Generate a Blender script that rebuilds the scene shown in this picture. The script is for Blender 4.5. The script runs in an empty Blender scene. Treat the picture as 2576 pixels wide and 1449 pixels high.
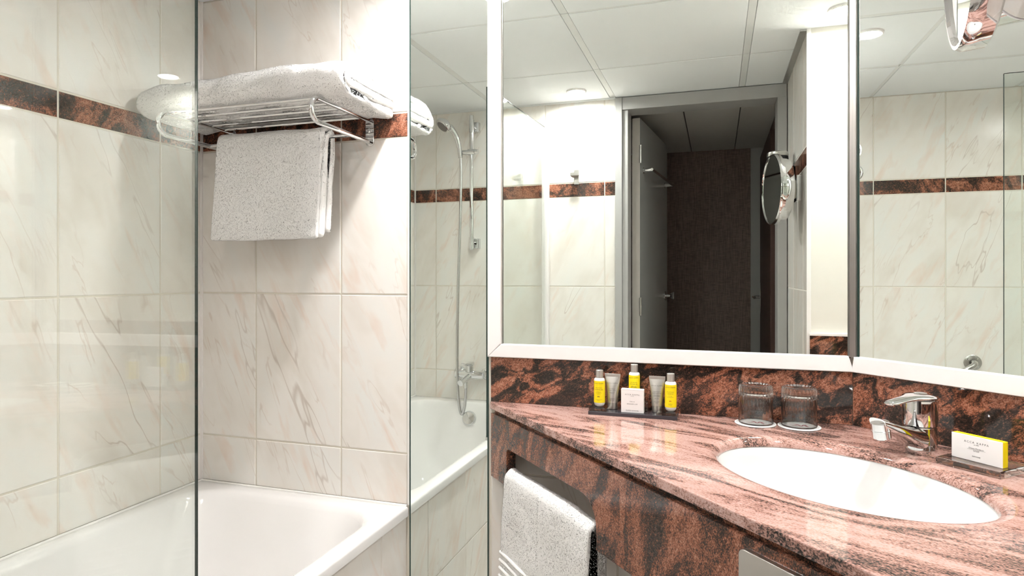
import bpy, bmesh, math, random
import numpy as np
from mathutils import Matrix, Vector, noise as mnoise

random.seed(7)
RNG = np.random.default_rng(7)
scene = bpy.context.scene
COL = scene.collection
PI = math.pi
rad = math.radians

# ---------------------------------------------------------------- camera
HC = 1.22                                   # eye height
F_PX, YAW, CY = 1583.07, 18.0527, 693.07    # focal length in pixels, turn to the left, horizon row
cam_d = bpy.data.cameras.new('camera')
cam_d.sensor_fit = 'HORIZONTAL'
cam_d.sensor_width = 36.0
cam_d.lens = 36.0 * F_PX / 2576.0
cam_d.shift_y = -(1449 / 2 - CY) / 2576.0
cam_d.clip_start = 0.02
cam = bpy.data.objects.new('camera', cam_d)
COL.objects.link(cam)
cam.location = (0, 0, HC)
cam.rotation_euler = (rad(90), 0, rad(YAW))
scene.camera = cam

# ---------------------------------------------------------------- world, colour
world = bpy.data.worlds.new('world')
scene.world = world
world.use_nodes = True
world.node_tree.nodes['Background'].inputs[0].default_value = (1.0, 0.95, 0.9, 1)
world.node_tree.nodes['Background'].inputs[1].default_value = 0.02
vs = scene.view_settings
vs.view_transform = 'Standard'
vs.look = 'None'
vs.exposure = 2.72
vs.gamma = 1.0
vs.use_curve_mapping = False
try:
    cy = scene.cycles
    cy.max_bounces = 9
    cy.use_adaptive_sampling = True
    cy.adaptive_threshold = 0.14
    cy.adaptive_min_samples = 14
    cy.diffuse_bounces = 4
    cy.glossy_bounces = 8
    cy.transmission_bounces = 8
    cy.transparent_max_bounces = 16
    cy.sample_clamp_indirect = 6.0
    cy.use_denoising = True
except Exception:
    pass

LAMP_W = (1.5, 2.0, 5.0)   # watts of the recessed ceiling lamps
LAMP_COL = (1.0, 0.98, 0.96)
LAMPS = [(-0.624, 0.282), (0.387, 0.905), (-0.641, 1.345)]

# ---------------------------------------------------------------- measures
XA, D, YF = -1.545, 1.583, 0.109      # left wall, end wall, door wall
XE = -0.819                           # outer edge of the tub, end of the tiles
XS = -0.581                           # end of the narrow mirror, start of the vanity
XC, XG, YH = 0.290, 0.299, 0.757      # corner of the two mirrors, right wall, alcove wall
ZC, ZR, ZT = 2.0805, 0.577, 0.8835    # ceiling, tub rim, vanity top
ZG = 1.002                            # top of the granite splash
TW, TH = 0.300, 0.4447                # tile pitch
ZJ, ZB0, ZB1 = 1.1658, 1.6078, 1.6775 # tile joint at eye level, granite border
EA = rad(-44.587)                     # direction of the slanting wall
EV = Vector((math.cos(EA), math.sin(EA), 0))
NV = Vector((math.sin(EA), -math.cos(EA), 0))
OV = Vector((XC, D, 0))

# ---------------------------------------------------------------- material helpers
MATS = {}

def new_mat(name):
    m = bpy.data.materials.new(name)
    m.use_nodes = True
    nt = m.node_tree
    for n in list(nt.nodes):
        nt.nodes.remove(n)
    out = nt.nodes.new('ShaderNodeOutputMaterial')
    MATS[name] = m
    return m, nt, out

def nd(nt, typ, **kw):
    n = nt.nodes.new(typ)
    for k, v in kw.items():
        if k == 'inp':
            for i, val in v.items():
                n.inputs[i].default_value = val
        else:
            setattr(n, k, v)
    return n

def pbr(name, col, rough=0.5, metal=0.0, spec=0.5, trans=0.0, ior=1.45, bump=None, coat=0.0, emit=None, sss=0.0, vary=0.0, vscale=30.0):
    m, nt, out = new_mat(name)
    b = nd(nt, 'ShaderNodeBsdfPrincipled')
    b.inputs['Base Color'].default_value = (*col, 1)
    b.inputs['Roughness'].default_value = rough
    b.inputs['Metallic'].default_value = metal
    b.inputs['Specular IOR Level'].default_value = spec
    b.inputs['Transmission Weight'].default_value = trans
    b.inputs['IOR'].default_value = ior
    b.inputs['Coat Weight'].default_value = coat
    b.inputs['Coat Roughness'].default_value = 0.03
    if sss:
        b.inputs['Subsurface Weight'].default_value = sss
        b.inputs['Subsurface Radius'].default_value = (0.01, 0.01, 0.01)
    if emit:
        b.inputs['Emission Color'].default_value = (*emit[0], 1)
        b.inputs['Emission Strength'].default_value = emit[1]
    if vary:
        tc = nd(nt, 'ShaderNodeTexCoord')
        nz = nd(nt, 'ShaderNodeTexNoise', inp={'Scale': vscale, 'Detail': 4.0})
        nt.links.new(tc.outputs['Object'], nz.inputs['Vector'])
        hs = nd(nt, 'ShaderNodeMix', data_type='RGBA')
        hs.inputs[6].default_value = (*[c * (1 - vary) for c in col], 1)
        hs.inputs[7].default_value = (*[min(1, c * (1 + vary)) for c in col], 1)
        nt.links.new(nz.outputs['Fac'], hs.inputs[0])
        nt.links.new(hs.outputs[2], b.inputs['Base Color'])
    if bump:
        tc = nd(nt, 'ShaderNodeTexCoord')
        nz = nd(nt, 'ShaderNodeTexNoise', inp={'Scale': bump[0], 'Detail': 3.0})
        bp = nd(nt, 'ShaderNodeBump', inp={'Strength': bump[1], 'Distance': bump[2]})
        nt.links.new(tc.outputs['Object'], nz.inputs['Vector'])
        nt.links.new(nz.outputs['Fac'], bp.inputs['Height'])
        nt.links.new(bp.outputs['Normal'], b.inputs['Normal'])
    nt.links.new(b.outputs[0], out.inputs[0])
    return m

def ramp(nt, stops, interp='LINEAR'):
    r = nd(nt, 'ShaderNodeValToRGB')
    r.color_ramp.interpolation = interp
    els = r.color_ramp.elements
    while len(els) < len(stops):
        els.new(0.5)
    for e, (p, c) in zip(els, stops):
        e.position = p
        e.color = (*c, 1) if len(c) == 3 else c
    return r

def marble_mat(name):
    """printed marble: steep veins falling to the right, peach clouds"""
    m, nt, out = new_mat(name)
    L = nt.links.new
    tc = nd(nt, 'ShaderNodeTexCoord')
    oi = nd(nt, 'ShaderNodeObjectInfo')
    mul = nd(nt, 'ShaderNodeVectorMath', operation='SCALE')
    mul.inputs[0].default_value = (7.3, 11.9, 5.1)
    L(oi.outputs['Random'], mul.inputs['Scale'])
    add = nd(nt, 'ShaderNodeVectorMath', operation='ADD')
    mp = nd(nt, 'ShaderNodeMapping')
    mp.inputs['Rotation'].default_value = (0, 0, rad(-26))
    L(tc.outputs['Object'], mp.inputs['Vector'])
    L(mp.outputs[0], add.inputs[0])
    L(mul.outputs[0], add.inputs[1])
    def stretched(sx, sy):
        s = nd(nt, 'ShaderNodeVectorMath', operation='MULTIPLY')
        s.inputs[1].default_value = (sx, sy, 1)
        L(add.outputs[0], s.inputs[0])
        return s
    # ground
    s1 = stretched(5, 2.2)
    n1 = nd(nt, 'ShaderNodeTexNoise', inp={'Scale': 1.6, 'Detail': 3.0, 'Roughness': 0.6, 'Distortion': 0.3})
    L(s1.outputs[0], n1.inputs['Vector'])
    r1 = ramp(nt, [(0.30, (0.790, 0.738, 0.675)), (0.50, (0.865, 0.825, 0.775)), (0.70, (0.845, 0.838, 0.805))])
    L(n1.outputs['Fac'], r1.inputs[0])
    # peach clouds
    s2 = stretched(9, 2.0)
    n2 = nd(nt, 'ShaderNodeTexNoise', inp={'Scale': 1.9, 'Detail': 3.0, 'Roughness': 0.6, 'Distortion': 0.5})
    L(s2.outputs[0], n2.inputs['Vector'])
    r2 = ramp(nt, [(0.56, (0, 0, 0)), (0.74, (1, 1, 1))])
    L(n2.outputs['Fac'], r2.inputs[0])
    k2 = nd(nt, 'ShaderNodeMath', operation='MULTIPLY')
    k2.inputs[1].default_value = 0.60
    L(r2.outputs[0], k2.inputs[0])
    m1 = nd(nt, 'ShaderNodeMix', data_type='RGBA')
    m1.inputs[7].default_value = (0.800, 0.630, 0.530, 1)
    L(k2.outputs[0], m1.inputs[0])
    L(r1.outputs[0], m1.inputs[6])
    last = m1
    # veins
    for (sx, sy, sc, w, col, amt, dist) in ((4.6, 0.85, 1.0, 0.0065, (0.54, 0.455, 0.39), 0.62, 0.45), (10, 1.9, 1.0, 0.014, (0.65, 0.54, 0.46), 0.5, 0.45)):
        s = stretched(sx, sy)
        o2 = nd(nt, 'ShaderNodeVectorMath', operation='ADD')
        o2.inputs[1].default_value = (3.7 * sx, 1.1, 9.4)
        L(s.outputs[0], o2.inputs[0])
        n = nd(nt, 'ShaderNodeTexNoise', inp={'Scale': sc, 'Detail': 4.0, 'Roughness': 0.55, 'Distortion': dist})
        L(o2.outputs[0], n.inputs['Vector'])
        sub = nd(nt, 'ShaderNodeMath', operation='SUBTRACT')
        sub.inputs[1].default_value = 0.5
        L(n.outputs['Fac'], sub.inputs[0])
        ab = nd(nt, 'ShaderNodeMath', operation='ABSOLUTE')
        L(sub.outputs[0], ab.inputs[0])
        mr = nd(nt, 'ShaderNodeMapRange', inp={1: 0.0, 2: w, 3: 1.0, 4: 0.0})
        mr.interpolation_type = 'SMOOTHSTEP'
        L(ab.outputs[0], mr.inputs[0])
        nm = nd(nt, 'ShaderNodeTexNoise', inp={'Scale': 1.1, 'Detail': 2.0})
        L(o2.outputs[0], nm.inputs['Vector'])
        mm = nd(nt, 'ShaderNodeMapRange', inp={1: 0.53, 2: 0.66, 3: 0.0, 4: amt})
        L(nm.outputs['Fac'], mm.inputs[0])
        pr = nd(nt, 'ShaderNodeMath', operation='MULTIPLY')
        L(mr.outputs[0], pr.inputs[0])
        L(mm.outputs[0], pr.inputs[1])
        mx = nd(nt, 'ShaderNodeMix', data_type='RGBA')
        mx.inputs[7].default_value = (*col, 1)
        L(pr.outputs[0], mx.inputs[0])
        L(last.outputs[2], mx.inputs[6])
        last = mx
    b = nd(nt, 'ShaderNodeBsdfPrincipled', inp={'Roughness': 0.20, 'Specular IOR Level': 0.24})
    L(last.outputs[2], b.inputs['Base Color'])
    L(b.outputs[0], out.inputs[0])
    return m

def granite_mat(name, rot, stretch, flow_scale, warm=0.0, rough=0.06, rand=0.0, ramp_stops=None, edge=0.16, amp=0.42, grain=0.95):
    """red and black granite: flowing bands broken up by fine crystals"""
    m, nt, out = new_mat(name)
    L = nt.links.new
    tc = nd(nt, 'ShaderNodeTexCoord')
    mp = nd(nt, 'ShaderNodeMapping')
    mp.inputs['Rotation'].default_value = rot
    L(tc.outputs['Object'], mp.inputs['Vector'])
    src = mp.outputs[0]
    if rand:
        oi = nd(nt, 'ShaderNodeObjectInfo')
        mul = nd(nt, 'ShaderNodeVectorMath', operation='SCALE')
        mul.inputs[0].default_value = (rand, rand * 1.7, rand * 0.6)
        L(oi.outputs['Random'], mul.inputs['Scale'])
        add = nd(nt, 'ShaderNodeVectorMath', operation='ADD')
        L(src, add.inputs[0])
        L(mul.outputs[0], add.inputs[1])
        src = add.outputs[0]
    st = nd(nt, 'ShaderNodeVectorMath', operation='MULTIPLY')
    st.inputs[1].default_value = stretch
    L(src, st.inputs[0])
    # warp
    wz = nd(nt, 'ShaderNodeTexNoise', inp={'Scale': flow_scale * 0.6, 'Detail': 2.0})
    L(st.outputs[0], wz.inputs['Vector'])
    ws = nd(nt, 'ShaderNodeVectorMath', operation='SUBTRACT')
    ws.inputs[1].default_value = (0.5, 0.5, 0.5)
    L(wz.outputs['Color'], ws.inputs[0])
    wk = nd(nt, 'ShaderNodeVectorMath', operation='SCALE')
    wk.inputs['Scale'].default_value = 0.9 / flow_scale * 1.6
    L(ws.outputs[0], wk.inputs[0])
    wa = nd(nt, 'ShaderNodeVectorMath', operation='ADD')
    L(st.outputs[0], wa.inputs[0])
    L(wk.outputs[0], wa.inputs[1])
    fl = nd(nt, 'ShaderNodeTexNoise', inp={'Scale': flow_scale, 'Detail': 3.0, 'Roughness': 0.55, 'Distortion': 1.4})
    L(wa.outputs[0], fl.inputs['Vector'])
    # crystals
    s3 = nd(nt, 'ShaderNodeVectorMath', operation='MULTIPLY')
    s3.inputs[1].default_value = tuple(0.35 + 0.65 * c for c in stretch)
    L(src, s3.inputs[0])
    sp = nd(nt, 'ShaderNodeTexNoise', inp={'Scale': 420.0, 'Detail': 1.0, 'Roughness': 0.7})
    L(s3.outputs[0], sp.inputs['Vector'])
    sp2 = nd(nt, 'ShaderNodeTexNoise', inp={'Scale': 130.0, 'Detail': 2.0, 'Roughness': 0.7})
    L(s3.outputs[0], sp2.inputs['Vector'])
    fs = nd(nt, 'ShaderNodeMapRange', inp={1: 0.5 - edge, 2: 0.5 + edge, 3: 0.0, 4: 1.0})
    fs.interpolation_type = 'SMOOTHSTEP'
    L(fl.outputs['Fac'], fs.inputs[0])
    a0 = nd(nt, 'ShaderNodeMath', operation='MULTIPLY_ADD')     # flow bands + bias
    a0.inputs[1].default_value = amp
    a0.inputs[2].default_value = 0.5 - amp / 2 + warm - 0.375 - grain / 2
    L(fs.outputs[0], a0.inputs[0])
    a1 = nd(nt, 'ShaderNodeMath', operation='MULTIPLY_ADD')
    a1.inputs[1].default_value = grain
    L(sp.outputs['Fac'], a1.inputs[0])
    L(a0.outputs[0], a1.inputs[2])
    a2 = nd(nt, 'ShaderNodeMath', operation='MULTIPLY_ADD')
    a2.inputs[1].default_value = 0.75
    L(sp2.outputs['Fac'], a2.inputs[0])
    L(a1.outputs[0], a2.inputs[2])
    r = ramp(nt, ramp_stops or [(0.16, (0.020, 0.016, 0.015)), (0.34, (0.075, 0.042, 0.033)), (0.50, (0.27, 0.105, 0.064)), (0.68, (0.47, 0.22, 0.155)), (0.92, (0.64, 0.41, 0.33))])
    L(a2.outputs[0], r.inputs[0])
    b = nd(nt, 'ShaderNodeBsdfPrincipled', inp={'Roughness': rough, 'Specular IOR Level': 0.5})
    L(r.outputs[0], b.inputs['Base Color'])
    L(b.outputs[0], out.inputs[0])
    return m

def thin_glass(name, tint, ior=1.5, rough=0.0):
    """clear pane: Fresnel reflection over tinted see-through"""
    m, nt, out = new_mat(name)
    fr = nd(nt, 'ShaderNodeFresnel', inp={'IOR': ior})
    ge = nd(nt, 'ShaderNodeNewGeometry')
    mr = nd(nt, 'ShaderNodeMapRange', inp={1: 0.0, 2: 1.0, 3: ior, 4: 1.0 / ior})   # same reflectance on both faces of the sheet
    nt.links.new(ge.outputs['Backfacing'], mr.inputs[0])
    nt.links.new(mr.outputs[0], fr.inputs['IOR'])
    tr = nd(nt, 'ShaderNodeBsdfTransparent')
    tr.inputs[0].default_value = (*tint, 1)
    gl = nd(nt, 'ShaderNodeBsdfGlossy', inp={'Roughness': rough})
    gl.inputs[0].default_value = (1, 1, 1, 1)
    mx = nd(nt, 'ShaderNodeMixShader')
    nt.links.new(fr.outputs[0], mx.inputs[0])
    nt.links.new(tr.outputs[0], mx.inputs[1])
    nt.links.new(gl.outputs[0], mx.inputs[2])
    nt.links.new(mx.outputs[0], out.inputs[0])
    return m

def glass_mix(name, clear, ior):
    """solid glass that lets part of the light straight through"""
    m, nt, out = new_mat(name)
    tr = nd(nt, 'ShaderNodeBsdfTransparent')
    gl = nd(nt, 'ShaderNodeBsdfGlass', inp={'Roughness': 0.0, 'IOR': ior})
    gl.inputs[0].default_value = (0.985, 0.99, 0.985, 1)
    mx = nd(nt, 'ShaderNodeMixShader')
    mx.inputs[0].default_value = 1.0 - clear
    nt.links.new(tr.outputs[0], mx.inputs[1])
    nt.links.new(gl.outputs[0], mx.inputs[2])
    nt.links.new(mx.outputs[0], out.inputs[0])
    return m

def wallpaper_mat(name):
    m, nt, out = new_mat(name)
    L = nt.links.new
    tc = nd(nt, 'ShaderNodeTexCoord')
    facs = []
    for s in ((420, 420, 14), (22, 22, 420)):
        v = nd(nt, 'ShaderNodeVectorMath', operation='MULTIPLY')
        v.inputs[1].default_value = s
        L(tc.outputs['Object'], v.inputs[0])
        n = nd(nt, 'ShaderNodeTexNoise', inp={'Scale': 1.0, 'Detail': 2.0})
        L(v.outputs[0], n.inputs['Vector'])
        facs.append(n)
    ad = nd(nt, 'ShaderNodeMath', operation='ADD')
    L(facs[0].outputs['Fac'], ad.inputs[0])
    L(facs[1].outputs['Fac'], ad.inputs[1])
    r = ramp(nt, [(0.35, (0.17, 0.115, 0.094)), (0.65, (0.30, 0.22, 0.185))])
    mr = nd(nt, 'ShaderNodeMapRange', inp={1: 0.6, 2: 1.4, 3: 0.0, 4: 1.0})
    L(ad.outputs[0], mr.inputs[0])
    L(mr.outputs[0], r.inputs[0])
    b = nd(nt, 'ShaderNodeBsdfPrincipled', inp={'Roughness': 0.7})
    L(r.outputs[0], b.inputs['Base Color'])
    L(b.outputs[0], out.inputs[0])
    return m

def ribbed_metal(name):
    m, nt, out = new_mat(name)
    L = nt.links.new
    tc = nd(nt, 'ShaderNodeTexCoord')
    v = nd(nt, 'ShaderNodeVectorMath', operation='MULTIPLY')
    v.inputs[1].default_value = (600, 600, 4)
    L(tc.outputs['Object'], v.inputs[0])
    n = nd(nt, 'ShaderNodeTexNoise', inp={'Scale': 1.0, 'Detail': 2.0})
    L(v.outputs[0], n.inputs['Vector'])
    r = ramp(nt, [(0.3, (0.40, 0.38, 0.36)), (0.7, (0.52, 0.50, 0.48))])
    L(n.outputs['Fac'], r.inputs[0])
    b = nd(nt, 'ShaderNodeBsdfPrincipled', inp={'Roughness': 0.35, 'Metallic': 1.0})
    L(r.outputs[0], b.inputs['Base Color'])
    L(b.outputs[0], out.inputs[0])
    return m

marble_mat('marble')
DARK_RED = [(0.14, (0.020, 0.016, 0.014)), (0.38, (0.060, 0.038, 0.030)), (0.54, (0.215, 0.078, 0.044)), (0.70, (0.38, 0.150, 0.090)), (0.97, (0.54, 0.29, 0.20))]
LIT_RED = [(0.14, (0.022, 0.019, 0.019)), (0.32, (0.115, 0.080, 0.070)), (0.48, (0.32, 0.165, 0.130)), (0.66, (0.47, 0.265, 0.220)), (0.92, (0.58, 0.38, 0.335))]  # same granite as DARK_RED; lamplight on the top painted in as paler tones
granite_mat('granite_top_lit', (0, 0, rad(26)), (0.34, 1.5, 1.0), 10.0, warm=0.11, ramp_stops=LIT_RED, edge=0.15, amp=0.58, grain=1.5)
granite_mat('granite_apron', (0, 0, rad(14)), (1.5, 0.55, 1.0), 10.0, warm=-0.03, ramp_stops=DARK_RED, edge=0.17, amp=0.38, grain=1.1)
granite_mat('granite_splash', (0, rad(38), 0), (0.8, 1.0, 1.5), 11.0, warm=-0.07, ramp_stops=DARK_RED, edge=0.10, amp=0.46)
granite_mat('granite_border', (0, 0, rad(30)), (1.0, 0.7, 1.0), 11.0, warm=-0.02, rand=9.0, rough=0.12, ramp_stops=DARK_RED, edge=0.14, amp=0.40)
pbr('grout', (0.74, 0.69, 0.60), 0.85, bump=(300, 0.3, 0.001))
pbr('sealant', (0.86, 0.83, 0.80), 0.45, vary=0.03)
pbr('ceiling_panel', (0.885, 0.905, 0.915), 0.9, vary=0.02, vscale=4)
pbr('ceiling_bar', (0.80, 0.81, 0.80), 0.6, vary=0.02)
pbr('dark_gap', (0.16, 0.15, 0.14), 0.9, vary=0.1)
pbr('plaster', (0.82, 0.785, 0.73), 0.8, bump=(60, 0.15, 0.002), vary=0.02)
pbr('white_frame', (0.90, 0.865, 0.855), 0.35, vary=0.01)
pbr('grey_paint', (0.44, 0.43, 0.42), 0.35, vary=0.03, vscale=3)
pbr('door_paint', (0.46, 0.465, 0.455), 0.22, vary=0.03, vscale=3)
pbr('door_edge', (0.50, 0.46, 0.42), 0.6, vary=0.06, vscale=20)
pbr('chrome', (0.76, 0.765, 0.77), 0.04, 1.0)
pbr('satin_steel', (0.55, 0.54, 0.52), 0.28, 1.0, bump=(180, 0.05, 0.0005))
ribbed_metal('brushed_profile')
pbr('hose_metal', (0.62, 0.62, 0.62), 0.25, 1.0)
pbr('mirror', (0.885, 0.935, 0.895), 0.0, 1.0)
pbr('mirror_edge', (0.03, 0.06, 0.05), 0.25)
pbr('enamel', (0.86, 0.84, 0.825), 0.09, coat=0.6, vary=0.004)
pbr('ceramic', (0.79, 0.79, 0.78), 0.08, coat=0.5, vary=0.004)
pbr('towel', (0.955, 0.945, 0.93), 0.95, spec=0.1, bump=(700, 0.5, 0.002))
pbr('black_plastic', (0.018, 0.018, 0.02), 0.28)
pbr('cream_plastic', (0.82, 0.79, 0.70), 0.3)
pbr('white_plastic', (0.86, 0.86, 0.85), 0.4)
pbr('lotion_white', (0.87, 0.86, 0.82), 0.3, sss=0.2)
pbr('yellow_label', (0.93, 0.74, 0.005), 0.4)
pbr('silver_tube', (0.56, 0.55, 0.52), 0.36, 0.75)
pbr('card_white', (0.86, 0.85, 0.84), 0.55)
pbr('card_yellow', (0.95, 0.80, 0.0), 0.5)
pbr('print_black', (0.05, 0.05, 0.055), 0.6)
pbr('print_red', (0.42, 0.06, 0.09), 0.6)
pbr('print_leaf', (0.50, 0.10, 0.02), 0.6)
pbr('print_grey', (0.22, 0.22, 0.22), 0.6)
pbr('smoke_base', (0.055, 0.052, 0.06), 0.12)
glass_mix('tumbler_glass', 0.0, 1.50)
glass_mix('acrylic', 0.0, 1.47)
thin_glass('screen_glass', (0.965, 0.985, 0.97), 1.48)
pbr('glass_edge', (0.022, 0.040, 0.034), 0.2)
wallpaper_mat('wallpaper')
pbr('hall_ceiling', (0.62, 0.60, 0.57), 0.9, bump=(260, 0.3, 0.002), vary=0.08, vscale=200)
pbr('hall_wood', (0.085, 0.045, 0.035), 0.45, vary=0.2, vscale=12)
pbr('carpet', (0.26, 0.20, 0.16), 0.95, bump=(500, 0.6, 0.004))
pbr('floor_stone', (0.72, 0.68, 0.63), 0.25, vary=0.08, vscale=10)
pbr('nozzle_grey', (0.20, 0.18, 0.17), 0.5, bump=(900, 0.6, 0.002))
for k_, e_ in enumerate((90.0, 120.0, 88.0)):
    pbr('lamp_lens_%d' % k_, (1, 1, 1), 0.5, emit=((1.0, 0.985, 0.972), e_))

# ---------------------------------------------------------------- geometry helpers
def mk_mesh(name, verts, faces, smooth=35):
    me = bpy.data.meshes.new(name)
    me.from_pydata([tuple(v) for v in verts], [], faces)
    me.update()
    if smooth:
        me.polygons.foreach_set('use_smooth', [True] * len(me.polygons))
        me.set_sharp_from_angle(angle=rad(smooth))
    return me

def obj(name, mesh, mat, parent=None, loc=None, rot=None, mw=None):
    o = bpy.data.objects.new(name, mesh)
    COL.objects.link(o)
    if mat is not None and len(mesh.materials) == 0:
        mesh.materials.append(MATS[mat])
    if parent is not None:
        o.parent = parent
    if mw is not None:
        o.matrix_local = mw
    else:
        if loc is not None:
            o.location = loc
        if rot is not None:
            o.rotation_euler = rot
    return o

def thing(name, label, cat, loc=(0, 0, 0), rotz=0.0, group=None):
    o = bpy.data.objects.new(name, None)
    o.empty_display_size = 0.05
    COL.objects.link(o)
    o.location = loc
    o.rotation_euler = (0, 0, rotz)
    tag(o, label, cat, group)
    return o

def tag(o, label, cat, group=None):
    o['label'] = label
    o['category'] = cat
    if group:
        o['group'] = group
    return o

def struct(o, label=None, cat=None):
    o['kind'] = 'structure'
    if label:
        o['label'] = label
    if cat:
        o['category'] = cat
    return o

def bm_mesh(name, bm, smooth=35):
    me = bpy.data.meshes.new(name)
    bm.normal_update()
    bm.to_mesh(me)
    bm.free()
    if smooth:
        me.polygons.foreach_set('use_smooth', [True] * len(me.polygons))
        me.set_sharp_from_angle(angle=rad(smooth))
    return me

def box_mesh(name, x0, x1, y0, y1, z0, z1, bev=0.0, seg=2, smooth=0):
    bm = bmesh.new()
    bmesh.ops.create_cube(bm, size=1.0)
    for v in bm.verts:
        v.co = Vector(((x0 + x1) / 2 + v.co.x * (x1 - x0), (y0 + y1) / 2 + v.co.y * (y1 - y0), (z0 + z1) / 2 + v.co.z * (z1 - z0)))
    if bev > 0:
        bmesh.ops.bevel(bm, geom=list(bm.edges), offset=bev, segments=seg, affect='EDGES', profile=0.5)
    return bm_mesh(name, bm, smooth)

def loft(rings, cap0=True, cap1=True, closed=True, wrap=False):
    """rings: list of equally long point lists"""
    n = len(rings[0])
    V, Fc = [], []
    for r in rings:
        V.extend([tuple(p) for p in r])
    m = len(rings)
    for i in range(m if wrap else m - 1):
        a, b = i * n, ((i + 1) % m) * n
        for j in range(n if closed else n - 1):
            k = (j + 1) % n
            Fc.append((a + j, a + k, b + k, b + j))
    if cap0 and not wrap:
        Fc.append(tuple(range(n - 1, -1, -1)))
    if cap1 and not wrap:
        Fc.append(tuple((m - 1) * n + j for j in range(n)))
    return V, Fc

def lathe(profile, n=32, cap0=True, cap1=True):
    rings = []
    for r, z in profile:
        rings.append([(r * math.cos(2 * PI * j / n), r * math.sin(2 * PI * j / n), z) for j in range(n)])
    return loft(rings, cap0, cap1)

def xf(VF, M):
    V, Fc = VF
    return [tuple(M @ Vector(v)) for v in V], Fc

def merge(*parts):
    V, Fc = [], []
    for v, f in parts:
        k = len(V)
        V += list(v)
        Fc += [tuple(i + k for i in q) for q in f]
    return V, Fc

def axis_matrix(p, zdir, xhint=(1, 0, 0)):
    z = Vector(zdir).normalized()
    x = Vector(xhint)
    x = (x - z * x.dot(z))
    if x.length < 1e-4:
        x = Vector((0, 1, 0)) - z * z.y
    x.normalize()
    y = z.cross(x)
    M = Matrix.Identity(4)
    for i in range(3):
        M[i][0], M[i][1], M[i][2], M[i][3] = x[i], y[i], z[i], p[i]
    return M

def smooth_path(pts, sub=8):
    """Catmull-Rom through the points"""
    P = [Vector(p) for p in pts]
    Q = [P[0] * 2 - P[1]] + P + [P[-1] * 2 - P[-2]]
    out = []
    for i in range(1, len(Q) - 2):
        a, b, c, d = Q[i - 1], Q[i], Q[i + 1], Q[i + 2]
        for k in range(sub):
            t = k / sub
            out.append(0.5 * ((2 * b) + (c - a) * t + (2 * a - 5 * b + 4 * c - d) * t * t + (3 * b - a - 3 * c + d) * t ** 3))
    out.append(P[-1])
    return out

def tube(path, r, n=12, caps=True):
    P = [Vector(p) for p in path]
    rs = r if isinstance(r, (list, tuple)) else [r] * len(P)
    up = Vector((0, 0, 1))
    rings = []
    nrm = None
    for i, p in enumerate(P):
        t = (P[min(i + 1, len(P) - 1)] - P[max(i - 1, 0)]).normalized()
        if nrm is None:
            nrm = t.cross(up)
            if nrm.length < 1e-3:
                nrm = t.cross(Vector((1, 0, 0)))
            nrm.normalize()
        else:
            nrm = (nrm - t * nrm.dot(t)).normalized()
        bi = t.cross(nrm)
        rings.append([p + (nrm * math.cos(2 * PI * j / n) + bi * math.sin(2 * PI * j / n)) * rs[i] for j in range(n)])
    return loft(rings, caps, caps)

def rrect(x0, x1, y0, y1, r, nc=8, ns=6):
    """rounded rectangle, always the same number of points"""
    pts = []
    for (cx, cy_, a0) in ((x1 - r, y0 + r, -90), (x1 - r, y1 - r, 0), (x0 + r, y1 - r, 90), (x0 + r, y0 + r, 180)):
        arc = [(cx + r * math.cos(rad(a0 + 90 * k / nc)), cy_ + r * math.sin(rad(a0 + 90 * k / nc))) for k in range(nc + 1)]
        pts.append(arc)
    out = []
    for i in range(4):
        out += pts[i]
        a, b = pts[i][-1], pts[(i + 1) % 4][0]
        for k in range(1, ns):
            t = k / ns
            out.append((a[0] + (b[0] - a[0]) * t, a[1] + (b[1] - a[1]) * t))
    return out

def poly_prism(name, outer, z0, z1, holes=(), bev=0.0, smooth=0):
    """flat polygon (with holes) thickened between z0 and z1"""
    bm = bmesh.new()
    edges = []
    for loop in [outer] + list(holes):
        vs_ = [bm.verts.new((p[0], p[1], z1)) for p in loop]
        for i in range(len(vs_)):
            edges.append(bm.edges.new((vs_[i], vs_[(i + 1) % len(vs_)])))
    bmesh.ops.triangle_fill(bm, use_beauty=True, use_dissolve=False, edges=edges)
    bmesh.ops.recalc_face_normals(bm, faces=bm.faces)
    if bm.faces and sum(f.normal.z for f in bm.faces) < 0:
        bmesh.ops.reverse_faces(bm, faces=list(bm.faces))
    top = list(bm.faces)
    res = bmesh.ops.extrude_face_region(bm, geom=top)
    nv = [g for g in res['geom'] if isinstance(g, bmesh.types.BMVert)]
    for v in nv:
        v.co.z = z0
    bmesh.ops.recalc_face_normals(bm, faces=bm.faces)
    if bev:
        be = [e for e in bm.edges if e.is_manifold and e.calc_face_angle(0) > rad(60)]
        bmesh.ops.bevel(bm, geom=be, offset=bev, segments=2, affect='EDGES', profile=0.5)
    return bm_mesh(name, bm, smooth)

def text_geo(lines):
    """lines: (string, x, y, size, spacing) in the XY plane -> verts, faces"""
    V, Fc = [], []
    for s, x, y, size, sp in lines:
        cu = bpy.data.curves.new('lettering', 'FONT')
        cu.body = s
        cu.size = size
        cu.align_x = 'CENTER'
        cu.align_y = 'CENTER'
        cu.space_character = sp
        cu.resolution_u = 2
        o = bpy.data.objects.new('lettering', cu)
        COL.objects.link(o)
        dg = bpy.context.evaluated_depsgraph_get()
        me = bpy.data.meshes.new_from_object(o.evaluated_get(dg))
        k = len(V)
        V += [(v.co.x + x, v.co.y + y, 0.0) for v in me.vertices]
        Fc += [tuple(i + k for i in p.vertices) for p in me.polygons]
        bpy.data.objects.remove(o)
        bpy.data.curves.remove(cu)
        bpy.data.meshes.remove(me)
    return V, Fc

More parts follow.
